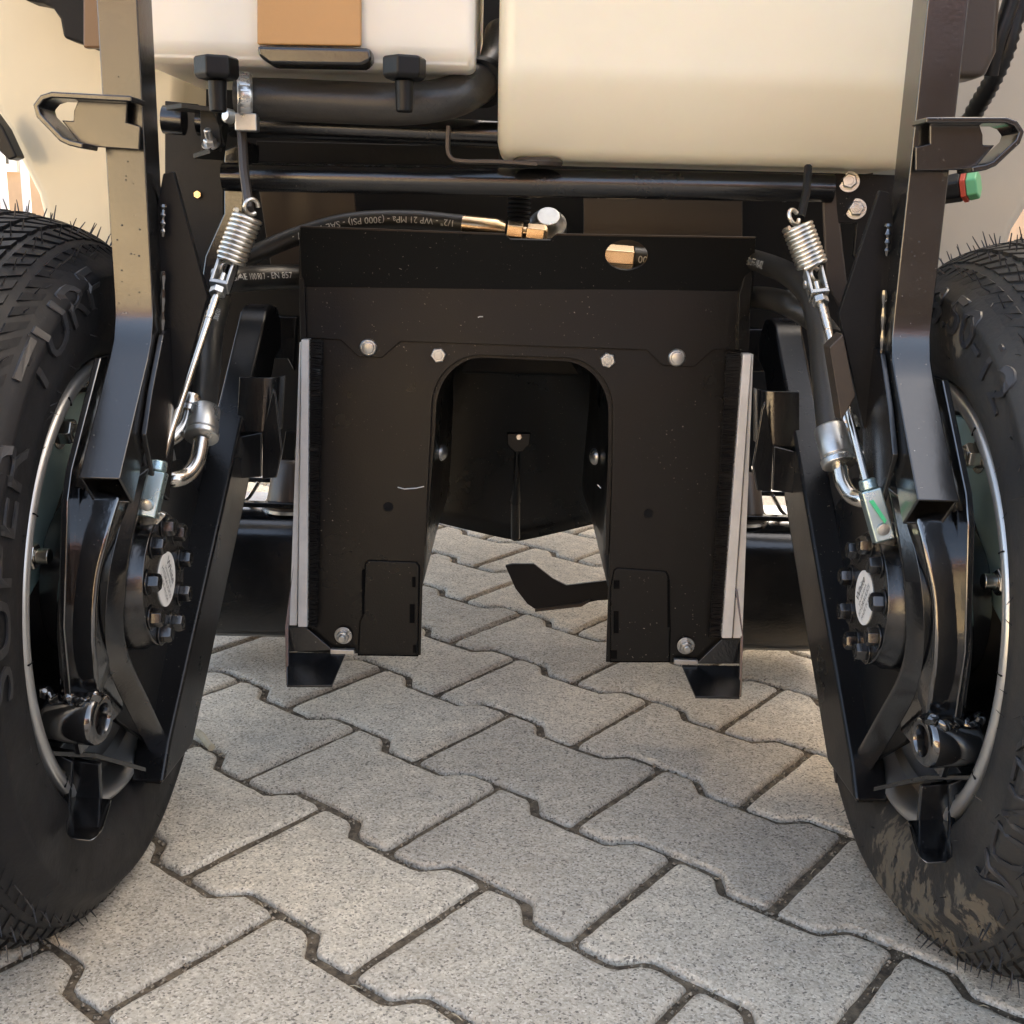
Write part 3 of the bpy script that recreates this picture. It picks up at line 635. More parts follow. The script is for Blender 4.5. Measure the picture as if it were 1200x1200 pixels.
# fittings behind the top edge of the chute plate
ff = MB(); a, b = at(541, 264, Y=1.2), at(592, 270, Y=1.2); d = (b - a).normalized(); L = (b - a).length
ff.lathe([(0, .0105), (L * .8, .0112), (L, .009)], a, d, 20); fit = ff.build('hose_ferrule', M['copper'], mower, bevel=.0006)
nn = MB(); nn.lathe([(.002, .011), (.018, .011)], b, d, 6); nn.lathe([(.018, .007), (.022, .007)], b, d, 16); nn.lathe([(.022, .010), (.040, .0105), (.044, .007)], b, d, 6); nn.build('union_nut', M['copper'], fit, bevel=.0008, smooth=30)
vb = MB(); vb.lathe([(-.02, .02), (0, .020), (.004, .015), (.012, .012)], at(642, 262, Y=1.22), (0, -.6, .5), 26); vb.build('valve_cap', M['zinc'], mower, bevel=.001)
bl = MB(); c0 = at(608, 266, Y=1.21)
for k in range(10): bl.lathe([(0, .0105), (.0015, .0125), (.003, .0105)], c0 + V(0, 0, .0045 * k), (0, 0, 1), 18)
bl.build('rubber_bellows', M['plastic'], mower)
# ---- chute plate
def cpl(px, py, dy=0):       # plane of the chute plate, leaning a little: lower edge nearer
    y = 1.17
    for _ in range(4):
        p = at(px, py, Y=y + dy); y = 1.17 - .04 * (.53 - p.z) / .45
    return p
TH = V(0, .003, 0)
def arc(cx, cy, rx, ry, a0, a1, n=10): return [(cx + rx * math.cos(R_(a0 + (a1 - a0) * k / n)), cy - ry * math.sin(R_(a0 + (a1 - a0) * k / n))) for k in range(n + 1)]
arch_l = [(497, 658), (502, 560), (505, 495)]
arch = [(493, 768), (495, 690), (500, 600), (505, 500)] + arc(563, 476, 57, 60, 178, 92) + arc(660, 479, 58, 60, 88, 2) + [(718, 520), (716, 600), (713, 690), (710, 776)]
body_o = [(862, 776), (865, 745), (870, 600), (877, 400), (358, 390), (354, 600), (349, 735), (345, 764)]
cb = MB(); cb.prism([cpl(*p, dy=.006) for p in arch + body_o], TH)
chute = cb.build('chute_plate', M['paint_matt'], mower, bevel=.0006)
up_o = [(356, 334), (880, 341), (878, 411), (835, 410), (814, 430), (776, 428), (758, 410), (469, 400), (448, 419), (420, 418), (399, 398), (358, 396)]
ub = MB(); ub.prism([cpl(*p, dy=.0018) for p in up_o], V(0, .004, 0)); upper = ub.build('upper_plate', M['paint_matt'], chute, bevel=.0006)
# hood: lip folded up and away, with an oval window and a rebate for the hose
hole = arc(734, 298, 25, 18, 0, 360, 24)[:-1]
lipo = [(352, 266), (592, 275), (598, 280), (645, 281), (652, 275), (885, 279), (882, 342), (354, 335)]
lb = MB()
def lip(px, py):
    k = (336 - py) / 66; return cpl(px, py, dy=.0018 - .034 * k)
bm = bmesh.new(); ring = [bm.verts.new(lip(*p)) for p in lipo]; hr = [bm.verts.new(lip(*p)) for p in hole]
ed = [bm.edges.new((ring[i], ring[(i + 1) % len(ring)])) for i in range(len(ring))] + [bm.edges.new((hr[i], hr[(i + 1) % len(hr)])) for i in range(len(hr))]
bmesh.ops.triangle_fill(bm, use_beauty=True, edges=ed); bmesh.ops.recalc_face_normals(bm, faces=bm.faces)
me = bpy.data.meshes.new('hood_lip'); bm.to_mesh(me); bm.free(); me.materials.append(M['paint_matt']); ho = mesh_obj('hood_lip', me, chute, smooth=0)
q = ho.modifiers.new('wall', 'SOLIDIFY'); q.thickness = .003; q.offset = 0
for i0, i1 in ((0, 1), (4, 5)):
    b = MB(); b.tube([lip(*lipo[i0]), lip(*lipo[i1])], .0013, 8); b.build('lip_edge_glint', M['brown'], chute)  # brown tube on the worn edge, its reflected glint put into colour
# fitting seen through the oval window
wf = MB(); a = at(705, 300, Y=1.20); b = at(742, 303, Y=1.20); wf.lathe([(0, .013), ((b - a).length, .013)], a, b - a, 6); wf.build('union_nut', M['copper'], mower, bevel=.001, smooth=30)
hose([at(742, 303, Y=1.2), at(780, 306, Y=1.2), at(840, 306, Y=1.19)], .0125, text=('004', .010, .003, .0, False))
# side returns
for pts in ([(351, 268), (357, 336), (359, 396), (352, 398), (350, 320)], [(886, 280), (880, 342), (877, 412), (864, 410), (866, 345)]):
    b = MB(); b.prism([cpl(*p, dy=-.012 if i in (0,) else -.004) for i, p in enumerate(pts)], V(0, .012, 0)); b.build('side_return', M['paint_matt'], chute, bevel=.0008)
# tunnel lip and tunnel walls
lip_o = [(494, 640), (505, 500)] + arc(563, 476, 57, 60, 178, 92) + arc(660, 479, 58, 60, 88, 2) + [(718, 520), (713, 650)]
lip_i = [(499, 640), (510, 503)] + arc(565, 480, 54, 61, 178, 92) + arc(658, 483, 55, 60, 88, 2) + [(713, 523), (709, 650)]
lm_ = MB(); n = len(lip_o); vs = [cpl(*p, dy=.0125) for p in lip_o] + [cpl(*p, dy=.0125) for p in lip_i]; lm_.add(vs + [v + TH for v in vs], [(i, i + 1, n + i + 1, n + i) for i in range(n - 1)] + [(2 * n + i, 3 * n + i, 3 * n + i + 1, 2 * n + i + 1) for i in range(n - 1)] + [(n + i, n + i + 1, 3 * n + i + 1, 3 * n + i) for i in range(n - 1)])
lm_.build('tunnel_lip', M['paint_matt'], chute)
tn = MB(); sec = [cpl(*p, dy=.015) for p in [(494, 690)] + lip_o + [(713, 690)]]; vs = []; K = 7
for k in range(K):
    t = k / (K - 1)
    for p in sec:
        c_ = V(XC + .003, 0, 0); q = V(p.x + (c_.x - p.x) * .10 * t, p.y + .42 * t, p.z - .02 * t)
        if k > 0 and q.z < .2: q.z = q.z + (.16 - .02 * math.cos(t * 3)) * min(1, t * 2.2) * (.2 - q.z) / .12 * .45
        vs.append(q)
ns = len(sec); tn.add(vs, [(k * ns + i, k * ns + i + 1, (k + 1) * ns + i + 1, (k + 1) * ns + i) for k in range(K - 1) for i in range(ns - 1)])
tun = tn.build('discharge_tunnel', M['satin'], mower, smooth=60); q = tun.modifiers.new('wall', 'SOLIDIFY'); q.thickness = .003; q.offset = 1
# deflector closing the tunnel: a curved sheet with a pointed lower edge
df = MB(); nx, nz = 22, 12; vs = []
for j in range(nz + 1):
    for i in range(nx + 1):
        u = i / nx * 2 - 1; t = j / nz
        yb = 608 + 26 * (1 - abs(u) ** 1.1)
        px = 608 + u * 112; py = 398 + (yb - 398) * t
        Y = 1.36 + .10 * (1 - u * u) - .02 * t + .14 * math.sin(t * 1.4) - .03 * (1 - abs(u)) * t
        vs.append(at(px, py, Y=Y))
df.add(vs, [(j * (nx + 1) + i, j * (nx + 1) + i + 1, (j + 1) * (nx + 1) + i + 1, (j + 1) * (nx + 1) + i) for j in range(nz) for i in range(nx)])
de = df.build('deflector', M['satin'], mower, smooth=70); q = de.modifiers.new('wall', 'SOLIDIFY'); q.thickness = .003; q.offset = 1
rb_ = MB(); rb_.tube([at(606, 525, Y=1.40), at(605, 575, Y=1.41), at(604, 588, Y=1.42)], [.003, .005, .007], 12); rb_.tube([at(604, 588, Y=1.42), at(604, 630, Y=1.46)], .0062, 12)
rb_.build('deflector_rib', M['satin'], de)
ct_ = MB(); ct_.prism([at(*p, Y=1.395) for p in ((594, 508), (622, 508), (621, 521), (611, 530), (603, 530), (594, 521))], (0, .012, 0)); ca_ = ct_.build('catch_block', M['plastic'], de, bevel=.0015)
hexbolt(at(608, 512, Y=1.395), (0, -1, .1), .004, .004, washer=False).build('bolt', M['zinc'], de)
for px, py in ((518, 530), (697, 535)):
    sx_ = 1 if px < 600 else -1; p = at(px, py, Y=1.30)
    b = MB(); b.lathe([(0, .010), (.002, .0095), (.005, .006), (.006, .001)], p, (sx_, -.35, 0), 20); b.build('dome_bolt', M['zinc'], tun)
# bolts of the plate
for (px, py, kind) in ((432, 407, 0), (793, 419, 0), (514, 416, 1), (712, 422, 1), (403, 743, 2), (803, 755, 2)):
    p = cpl(px, py, dy=(.0018 if kind == 0 else .006))
    if kind == 0: b = MB(); b.lathe([(0, .0092), (.002, .009), (.0035, .0075)], p, (0, -1, 0), 28); b.lathe([(.003, .0064), (.0068, .0062), (.0072, .0045)], p, (0, -1, 0), 24)
    elif kind == 1: b = hexbolt(p, (0, -1, .0), .0082, .005, washer=False)
    else: b = hexbolt(p - V(0, .004, 0), (0, -1, 0), .007, .006, stud=.006)
    b.build('flange_bolt' if kind == 0 else 'hex_bolt', M['zinc'], chute, bevel=.0005, smooth=30)
for px, py in ((455, 594), (760, 602)):
    b = MB(); p = cpl(px, py, dy=.006); b.lathe([(.0002, .0055), (.0008, .0055), (.0008, .0042), (-.006, .0042)], p, (0, -1, 0), 24, closed=True); ob = b.build('hole_rim', M['dark'], chute)
    b = MB(); b.lathe([(-.0003, .0043), (-.0001, .0043)], p - V(0, .0005, 0), (0, -1, 0), 24); b.build('hole', M['hole'] if 'hole' in M else M.setdefault('hole', mat('hole_dark', (.002, .002, .002), .9)), chute)
for pts in (((466, 571), (474, 573), (488, 572), (497, 570)), ((700, 568), (704, 572)), ((560, 372), (562, 371), (566, 371))):
    b = MB(); b.tube([cpl(*p, dy=.0059 if p[1] > 430 else .0017) for p in pts], .0006, 5); b.build('scratch', M['alu'], chute)
# raised lower cover plates with slots
for cover, slots in (([(428, 660), (432, 657), (487, 659), (491, 664), (489, 768), (420, 767), (422, 727), (426, 720)], ((483, 676, 487, 688), (480, 708, 486, 730), (484, 756, 488, 765), (424, 668, 427, 720))),
                     ([(720, 669), (724, 666), (780, 670), (783, 675), (785, 738), (784, 775), (716, 775), (716, 690)], ((719, 680, 726, 690), (719, 716, 725, 742), (715, 762, 723, 772), (782, 680, 785, 735)))):
    cx_ = sum(p[0] for p in cover) / len(cover); cy_ = sum(p[1] for p in cover) / len(cover)
    b = MB(); b.prism([cpl(cx_ + (p[0] - cx_) * 1.035, cy_ + (p[1] - cy_) * 1.02, dy=.0054) for p in cover], V(0, .0005, 0)); b.build('cover_gap', M.setdefault('dark_hole', mat('slot_dark', (.002, .002, .002), .7, spec=.1)), chute)
    b = MB(); b.prism([cpl(*p, dy=.0030) for p in cover], V(0, .0022, 0)); cv = b.build('cover_plate', M['paint_matt'], chute, bevel=.0009)
    for x0, y0, x1, y1 in slots:
        b = MB(); b.prism([cpl(x, y, dy=.0022) for x, y in ((x0, y0), (x1, y0), (x1, y1), (x0, y1))], V(0, .0012, 0))
        b.build('hinge_slot', M['dark_hole'] if 'dark_hole' in M else M.setdefault('dark_hole', mat('slot_dark', (.003, .003, .003), .7)), chute)
# brush strips
for sgn, (tx, ty_, bx, by), (b0, b1) in ((-1, (357, 398, 352, 735), (377, 371)), (1, (875, 415, 849, 748), (852, 832))):
    w_ = 5 if sgn < 0 else 6
    b = MB(); b.prism([cpl(tx - 4 + (0 if sgn < 0 else 0), ty_, dy=-.012), cpl(tx + w_, ty_, dy=-.012), cpl(bx + w_ + 3, by, dy=-.012), cpl(bx - 3, by, dy=-.012)], V(0, .014, 0)); hs = b.build('brush_strip', M['alu'], mower, bevel=.0008)
    b = MB(); o_ = -8 if sgn < 0 else 8
    if sgn < 0: q4 = [(tx - 6, ty_ + 3), (tx - 4.5, ty_ + 3), (bx - 4, by - 2), (bx - 13, by - 2)]
    else: q4 = [(tx + 6.5, ty_), (tx + 8, ty_), (bx + 21, by), (bx + 10, by)]
    b.prism([cpl(*p, dy=-.006) for p in q4], V(0, .012, 0)); b.build('brush_channel', M['alu'], hs, bevel=.0008)
    br = MB(); N = 420
    for k in range(N):
        t = k / (N - 1); xr = tx + (bx - tx) * t + (6 if sgn < 0 else -3); yr = ty_ + (by - ty_) * t
        xe = b0 + (b1 - b0) * t; ye = yr + random.uniform(-3, 3) + (2 * math.sin(t * 23) if sgn < 0 else 0)
        p0 = cpl(xr, yr, dy=-.005 + random.uniform(-.003, .003)); p1 = cpl(xe + random.uniform(-2, 2), ye, dy=-.010 + random.uniform(-.004, .004))
        br.tube([p0, p0.lerp(p1, .5) + V(0, random.uniform(-.001, .001), random.uniform(-.0005, .0005)), p1], .00045, 4)
    bo = br.build('bristles', M['bristle'], hs, recalc=False); bo['kind'] = 'stuff'
    b = MB(); b.prism([cpl(tx + (6 if sgn < 0 else -4), ty_ + 3, dy=-.002), cpl(b0, ty_ + 3, dy=-.002), cpl(b1, by, dy=-.002), cpl(bx + (6 if sgn < 0 else -4), by, dy=-.002)], V(0, .003, 0)); b.build('bristle_root', M['dark'], hs)
# foot brackets
for sgn, back, floor_, side in ((-1, [(337, 735), (358, 735), (390, 762), (337, 764)], [(336, 764), (405, 765), (389, 803), (336, 803)], [(344, 660), (347, 660), (338, 735), (338, 803), (335, 803), (334, 735)]),
                                (1, [(846, 749), (868, 749), (869, 778), (816, 778)], [(799, 779), (869, 780), (867, 817), (815, 816)], [(861, 690), (865, 690), (871, 745), (869, 817), (866, 817), (868, 745)])):
    b = MB(); b.prism([cpl(*p, dy=-.004) for p in back], V(0, .004, 0)); fb = b.build('foot_bracket', M['paint'], mower, bevel=.0006)
    b = MB(); b.prism([cpl(floor_[0][0], floor_[0][1], dy=-.004), cpl(floor_[1][0], floor_[1][1], dy=-.004), cpl(floor_[2][0], floor_[2][1], dy=-.055), cpl(floor_[3][0], floor_[3][1], dy=-.055)], V(0, 0, -.0025)); b.build('foot_tongue', M['paint'], fb, bevel=.0006)
    b = MB(); b.prism([cpl(p[0], p[1], dy=-.006 - (.03 if p[1] > 800 else 0)) for p in side], V(0, .004, 0)); b.build('foot_side', M['paint'], fb, bevel=.0004)
    b = MB(); x = 397 if sgn < 0 else 800; y = 764 if sgn < 0 else 776; b.prism([cpl(x + q, y + r, dy=-.006) for q, r in ((-10, -3), (18, -2), (18, 3), (-10, 3))], V(0, .006, 0)); b.build('bracket_tab', M['zinc'], fb, bevel=.0008)
# blade behind the tunnel
bd = MB(); top = [(592, 663), (600, 661), (626, 661), (648, 678), (664, 686), (690, 683), (735, 678), (790, 674), (790, 700), (735, 702), (700, 704), (681, 708), (627, 714), (618, 708), (604, 690)]
bd.prism([at(*p, Y=1.5 - .0002 * (p[1] - 660)) for p in top], V(0, .006, 0)); bl_ = bd.build('mower_blade', M['dark'], mower, bevel=.0012)
be = MB(); be.prism([at(*p, Y=1.485) for p in ((627, 714), (681, 707), (692, 703), (690, 706), (681, 711), (627, 717))], V(0, .006, 0)); be.build('blade_edge', M['brown'], bl_)
# deck housings left and right of the chute
for s in (-1, 1):
    b = MB(); x0, x1 = XC + s * .235, XC + s * .40
    prof = [(1.33, .195), (1.315, .193), (1.30, .187), (1.289, .176), (1.282, .162), (1.282, .050), (1.30, .040), (1.42, .045), (1.42, .195)]
    b.prism([V(x0, y, z) for y, z in prof], V(x1 - x0, 0, 0)); dk = b.build('deck_housing', M['paint'], mower, bevel=.006, seg=3)
    b = MB()
    for y, z in ((1.31, .205), (1.37, .222)): b.box(((x0 + x1) / 2, y, z), (abs(x1 - x0), .012, .006))
    b.build('deck_rail', M['paint'], dk, bevel=.001)
    A = lambda px, py, **k: mirror(at(px, py, **k), s)
    for pp in ([(885, 575), (893, 600), (930, 642)], [(905, 580), (915, 598), (925, 608)], [(897, 612), (925, 642)]):
        b = MB(); b.sweep([A(*p, Y=1.36) for p in pp], .0022, .006, (1, 0, 0)); b.build('deck_brace', M['brightsteel'], mower, bevel=.0008)
    b = MB(); c = A(866, 607, Y=1.34); b.lathe([(0, .034), (.004, .034), (.006, .030), (.055, .020), (.06, .015)], c, (0, 0, 1), 32); dc = b.build('spindle_housing', M['brown'], mower, smooth=40)
    b = MB(); b.lathe([(-.003, .036), (.001, .036)], c, (0, 0, 1), 32); b.build('spindle_flange', M['zinc'], dc)
    b = MB(); b.prism([A(*p, Y=1.33) for p in ((872, 385), (905, 385), (905, 436), (880, 436), (872, 450))], V(0, .02, 0)); b.prism([A(*p, Y=1.30) for p in ((866, 340), (935, 340), (935, 352), (866, 352))], V(0, .05, 0)); b.build('cross_bracket', M['paint'], mower, bevel=.002)
    b = MB(); b.prism([A(*p, Y=1.33) for p in ((866, 520), (878, 520), (882, 560), (866, 600))], V(0, .01, 0)); b.build('guide_plate', M['paint_matt'], mower, bevel=.001)
# ---- frame behind: cross bars, side plates, panels
def bar(a, b, r, name='cross_bar', m='paint'):
    c = MB(); c.tube([a, b], r, 24); return c.build(name, M[m], mower)
bar(at(232, 143, Y=1.06), at(640, 160, Y=1.06), .0118)
bar(at(262, 207, Y=1.04), at(975, 221, Y=1.04), .0122)
b = MB(); b.prism([V(XC + x, 1.42, z) for x, z in ((-.52, .245), (-.15, .245), (-.15, .40), (.15, .40), (.15, .245), (.52, .245), (.52, .98), (-.52, .98))], V(0, .01, 0)); b.build('rear_bulkhead', M['dark'], mower)
b = MB(); b.box((XC, 1.95, .72), (.84, .95, .58)); b.build('engine_body', M['cream'], mower, bevel=.04, seg=5)  # unseen rear body, added to keep sky light off the ground below
b = MB(); b.box((XC, 1.9, .38), (.5, .9, .06)); b.build('chassis_beam', M['dark'], mower, bevel=.005)
b = MB(); b.prism([at(*p, Y=1.27) for p in ((302, 213), (415, 215), (420, 330), (320, 330))], V(0, .004, 0)); b.build('rear_panel', M['brown'], mower, bevel=.001)
b = MB(); b.prism([at(*p, Y=1.27) for p in ((684, 228), (870, 233), (870, 290), (684, 290))], V(0, .004, 0)); b.build('rear_panel', M['brown'], mower, bevel=.001)
b = MB(); b.prism([at(*p, Y=1.2) for p in ((300, 165), (585, 172), (585, 195), (300, 190))], V(0, .004, 0)); b.build('rear_panel', M['dark'], mower, bevel=.001)
b = MB(); b.prism([at(*p, Y=1.10) for p in ((193, 118), (232, 122), (262, 170), (262, 260), (232, 345), (205, 345), (193, 300))], V(0, .004, 0)); fp = b.build('frame_side_plate', M['olive'], mower, bevel=.001)
hexbolt(at(232, 228, Y=1.10), (0, -1, 0), .004, .003, washer=False).build('plate_screw', M['copper'], fp)
b = MB(); b.prism([at(*p, Y=1.05) for p in ((262, 175), (290, 165), (285, 260), (243, 380), (228, 385), (240, 300), (262, 250))], V(0, .05, 0)); b.build('frame_side_channel', M['paint'], mower, bevel=.002)
b = MB(); b.prism([at(*p, Y=1.04) for p in ((978, 203), (1050, 205), (1050, 300), (1020, 330), (1000, 300), (1004, 262), (980, 262))], V(0, .005, 0)); fp = b.build('frame_side_plate', M['paint_matt'], mower, bevel=.001)
for p in ((1003, 245), (995, 213)): hexbolt(at(*p, Y=1.04), (-.2, -1, .1), .0068, .006).build('hex_bolt', M['zinc'], fp, bevel=.0006, smooth=30)
b = MB(); b.prism([at(*p, Y=1.04) for p in ((963, 215), (980, 215), (995, 350), (983, 360), (968, 330))], V(0, .004, 0)); b.build('frame_side_channel', M['brown'], mower, bevel=.002)
# pipe clamp on the left frame, with bolt
b = MB(); b.sweep([at(213, 128, Y=1.02), at(228, 126, Y=1.00), at(248, 128, Y=1.0), at(257, 134, Y=1.01), at(261, 150, Y=1.015), at(261, 178, Y=1.015), at(236, 180, Y=1.0)], .014, .002, (0, 1, 0)); b.prism([at(*p, Y=1.0) for p in ((234, 128), (256, 130), (260, 178), (236, 180))], V(0, .003, 0)); pc = b.build('pipe_clamp', M['olive'], mower, bevel=.001)
hexbolt(at(247, 170, Y=.998), (0, -.6, .8), .0055, .005, stud=.009).build('clamp_bolt', M['zinc'], pc, smooth=30)
bar(at(192, 140, Y=1.04), at(216, 142, Y=1.04), .012, 'pipe_stub')
# bent wire bracket under the right tank
b = MB(); b.sweep(spline([at(526, 148, Y=1.0), at(525, 172, Y=1.0), at(528, 184, Y=1.0), at(540, 189, Y=1.0), at(585, 190, Y=1.0), at(630, 193, Y=1.0)], 5), .009, .0016, (0, 1, 0)); b.build('tank_bracket', M['brown'], mower, bevel=.0006)
b = MB(); b.lathe([(0, .021), (.004, .022), (.007, .019)], at(630, 195, Y=1.02), (0, 0, 1), 36); b.build('drain_plug', M['brown'], mower, bevel=.0008)
# ---- tanks
def rounded_block(name, corners, m, parent, bevel, seg=5):
    b = MB(); b.add(corners, [(0, 1, 2, 3), (4, 7, 6, 5), (0, 4, 5, 1), (1, 5, 6, 2), (2, 6, 7, 3), (3, 7, 4, 0)]); return b.build(name, m, parent, bevel=bevel, seg=seg, smooth=40)
def tank(xl, xr, zb, y0, y1, zk, lean, m, zt=1.0):
    # front face: upright above zk, tucked under below
    prof = [(y0, zt), (y0 - .0, zk + .006), (y0 + .002, zk - .008), (y0 + lean, zb), (y1, zb), (y1, zt)]
    b = MB(); b.prism([V(xl, y, z) for y, z in prof], V(xr - xl, 0, 0)); return b.build('tank', m, mower, bevel=.014, seg=5, smooth=50)
xl = at(583, 100, Y=.96).x; xr = at(1062, 100, Y=.96).x + .03; zb = at(800, 191, Y=1.005).z; zk = at(800, 88, Y=.96).z
tank(xl, xr, zb, .96, 1.12, zk, .05, M['tank'])
xl2 = at(150, 50, Y=.95).x; xr2 = at(556, 40, Y=.95).x; zb2 = at(500, 82, Y=.96).z; zk2 = at(500, 52, Y=.95).z
tank(xl2, xr2, zb2, .95, 1.15, zk2, .012, M['tankwhite'])
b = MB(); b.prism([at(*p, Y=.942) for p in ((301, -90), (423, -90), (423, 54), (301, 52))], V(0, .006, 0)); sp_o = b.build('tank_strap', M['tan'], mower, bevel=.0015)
b = MB(); b.prism([at(*p, Y=.938) for p in ((300, 53), (434, 56), (436, 70), (424, 77), (315, 75), (303, 66))], V(0, .03, 0)); b.build('strap_lip', M['paint'], sp_o, bevel=.003)
for px in (254, 474):
    c = at(px, 84, Y=.935)
    b = MB(); b.lathe([(-.006, .0150), (-.003, .0175), (.009, .0175), (.011, .016)], c, (0, 0, 1), 6, a0=.3); b.lathe([(-.030, .0066), (-.006, .0075)], c, (0, 0, 1), 20); b.build('tank_outlet', M['plastic'], mower, bevel=.0015, smooth=30)
M['braid'] = mat('braided_hose', (.040, .037, .033), .36, bump=.1)
def braid():
    m = M['braid']; t = m.node_tree; b = t.nodes['Principled BSDF']; L = t.links.new
    tc = t.nodes.new('ShaderNodeTexCoord'); ch = t.nodes.new('ShaderNodeTexChecker'); mp = t.nodes.new('ShaderNodeMapping'); mp.inputs['Rotation'].default_value = (0, R_(45), 0); ch.inputs['Scale'].default_value = 260
    L(tc.outputs['Object'], mp.inputs[0]); L(mp.outputs[0], ch.inputs['Vector']); bp = t.nodes.new('ShaderNodeBump'); bp.inputs['Strength'].default_value = .8; bp.inputs['Distance'].default_value = .003
    L(ch.outputs['Fac'], bp.inputs['Height']); L(bp.outputs[0], b.inputs['Normal'])
braid()
hose([at(278, 116, Y=.985), at(330, 117, Y=.985), at(400, 120, Y=.985), at(470, 122, Y=.985), at(525, 115, Y=.99), at(560, 98, Y=1.01), at(582, 78, Y=1.05), at(590, 40, Y=1.08)], .0168, 'tank_hose', 'braid', 26)
hc = MB(); a = at(276, 114, Y=.975); d = (at(330, 118, Y=.985) - a).normalized(); hc.lathe([(0, .0178), (.002, .0192), (.010, .0192), (.012, .0178)], a + d * .001, d, 36); hcl = hc.build('hose_clamp', M['zinc'], mower)
tt = MB()
for k in range(26):
    an = 2 * math.pi * k / 26; u = d.orthogonal().normalized(); v = d.cross(u); tt.box(a + d * .007 + (u * math.cos(an) + v * math.sin(an)) * .0194, (.0075, .0016, .0016), Matrix((d, u * -math.sin(an) + v * math.cos(an), u * math.cos(an) + v * math.sin(an))).transposed())
tt.build('clamp_thread', M['zinc'], hcl)
sc_ = MB(); p = at(284, 143, Y=.965); sc_.box(p + V(.003, .004, 0), (.018, .012, .014)); sc_.lathe([(0, .0058), (.006, .0058), (.0075, .004)], at(272, 137, Y=.968), (-.6, -.8, .1), 16); sc_.build('clamp_screw', M['zinc'], hcl, bevel=.0012)
b = MB(); q = at(566, 96, Y=1.015); d = (at(582, 76, Y=1.05) - at(552, 104, Y=1.0)).normalized(); b.lathe([(-.006, .0192), (-.005, .0205), (.004, .0205), (.006, .0192)], q, d, 30); b.build('hose_clamp', M['dark'], mower)
# ---- body behind
def shell(name, pts, y, depth, m, bevel=.012):
    b = MB(); b.prism([at(*p, Y=y) for p in pts], V(0, depth, 0)); return b.build(name, m, mower, bevel=bevel, seg=4)
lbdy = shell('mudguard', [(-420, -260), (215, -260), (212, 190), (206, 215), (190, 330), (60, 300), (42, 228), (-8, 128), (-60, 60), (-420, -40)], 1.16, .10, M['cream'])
shell('mudguard', [(1040, -260), (1600, -260), (1600, -20), (1265, 150), (1190, 268), (1170, 330), (1060, 330)], 1.16, .10, M['cream_shaded'])
b = MB(); b.prism([at(*p, Y=1.10) for p in ((-20, -60), (125, -60), (128, 60), (110, 57), (92, 50), (74, 44), (70, 22), (62, 10), (50, 4), (28, 0))], V(0, .03, 0)); pl = b.build('mounting_bracket', M['dark'], mower, bevel=.003, seg=3)
b = MB(); b.prism([at(*p, Y=1.06) for p in ((97, -60), (128, -60), (128, 56), (97, 56))], V(0, .01, 0)); b.build('bracket_face', M['tan_dark'] if 'tan_dark' in M else M.setdefault('tan_dark', mat('brown_plate', (.16, .085, .04), .35)), pl, bevel=.002)  # brown face plate set on the black bracket
b = MB(); b.prism([at(*p, Y=1.12) for p in ((-12, 128), (4, 150), (20, 184), (10, 188), (-2, 176), (-14, 150))], V(0, .02, 0)); b.build('lamp_housing', M['plastic'], mower, bevel=.002)
b = MB(); b.prism([at(*p, Y=.86) for p in ((1121, -60), (1178, -60), (1170, 60), (1158, 86), (1150, 92), (1119, 92))], V(0, .03, 0)); b.build('mounting_bracket', M['brown'], mower, bevel=.006, seg=4)
cn = MB(); pth = spline([at(1215, -60, Y=.90), at(1192, 10, Y=.90), at(1178, 60, Y=.90), at(1160, 100, Y=.91), at(1140, 135, Y=.93), at(1118, 185, Y=.96)], 9); rr_ = [.0075 if i % 2 else .0062 for i in range(len(pth))]
cn.tube(pth, rr_, 16); cn.build('cable_conduit', M['plastic'], mower, smooth=80)
cb_ = MB(); cb_.tube(spline([at(1202, -60, Y=.89), at(1182, 10, Y=.89), at(1168, 50, Y=.89), at(1160, 88, Y=.895)], 6), .006, 12); cb_.build('cable', M['plastic'], mower)
a = at(1098, 224, Y=.90); b2 = at(1128, 219, Y=.89); cc = MB(); d = (b2 - a).normalized(); cc.lathe([(-.02, .0105), ((b2 - a).length, .0115)], a, d, 6, a0=.2); cno = cc.build('wire_connector', M['plastic'], mower, bevel=.002)
cc = MB(); cc.lathe([(0, .0122), (.004, .0122)], b2, d, 6, a0=.2); cc.build('connector_seal', M['red'], cno, bevel=.001)
cc = MB(); cc.lathe([(.004, .0116), (.012, .011)], b2, d, 6, a0=.2); gcn = cc.build('connector_plug', M['green'], cno, bevel=.0015)

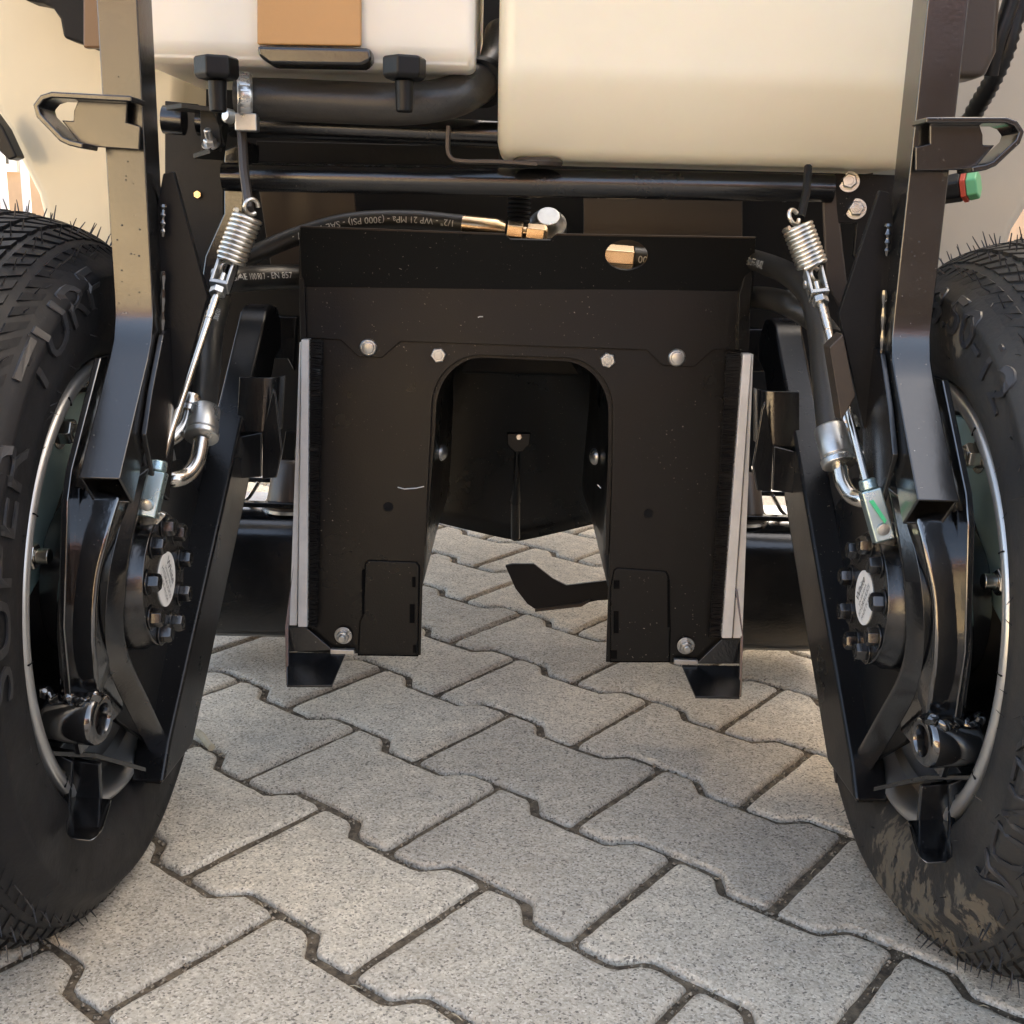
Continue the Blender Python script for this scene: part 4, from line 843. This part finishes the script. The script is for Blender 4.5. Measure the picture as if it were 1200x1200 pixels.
# ------------------------------------------------------------------ background
fn = bpy.data.objects.new('bar_fence', None); fn.location = (-2.4, 5.2, 0); COL.objects.link(fn)
tag(fn, 'white upright bar fence far behind the left tyre', 'fence')
for k in range(30):
    b = MB(); b.box((-3.9 + k * .1, 5.2, .75), (.03, .03, 1.5)); b.build('fence_bar', M['fence'], fn, bevel=.004)
for z in (.15, 1.35):
    b = MB(); b.box((-2.45, 5.235, z), (3.1, .04, .05)); b.build('fence_rail', M['fence'], fn, bevel=.004)
def house(x0, x1, y0, y1, h, label, face, wm=None):
    e = bpy.data.objects.new('house', None); e.location = ((x0 + x1) / 2, (y0 + y1) / 2, 0); COL.objects.link(e); tag(e, label, 'house')
    b = MB(); b.box(((x0 + x1) / 2, (y0 + y1) / 2, h / 2), (x1 - x0, y1 - y0, h)); b.build('wall', wm or M['wall'], e)
    b = MB(); ym = (y0 + y1) / 2; b.prism([V(x0 - .3, y0 - .4, h), V(x0 - .3, ym, h + 1.6), V(x0 - .3, y1 + .4, h)], V(x1 - x0 + .6, 0, 0)); b.build('roof', M['roof'], e)
    n = int((x1 - x0) / 2.4); yf = y1 if face > 0 else y0
    for k in range(n):
        x = x0 + (k + .5) * (x1 - x0) / n; b = MB(); b.box((x, yf, 1.5), (1.0, .12, 1.2)); f = b.build('window', M['fence'], e)
        b = MB(); b.box((x, yf + face * .065, 1.5), (.86, .02, 1.06)); b.build('pane', M['glass'], f)
M['timber'] = mat('timber_cladding', (.14, .07, .035), .7, cvar=.3, cscale=3)
M['wallbeige'] = mat('beige_render', (.60, .49, .35), .9, cvar=.12, cscale=1.5)
house(-16, -1.6, -14, -8, 3.0, 'beige rendered house with white framed windows across the yard', 1, M['wallbeige'])
house(-1.2, 12, -15, -8.5, 2.8, 'brown timber clad barn across the yard', 1, M['timber'])
house(6.0, 17, 2.5, 16, 8.6, 'tall house added at the right to shade the yard', -1)  # invented house, placed to keep the sun off the yard
house(11.5, 20, -5, 2.2, 10.5, 'unseen tall house added farther right to shade the timber barn', -1)  # second invented house, keeps the barn dark in reflections
house(-16, -4, 11, 16, 2.8, 'low rendered house beyond the white bar fence', -1)
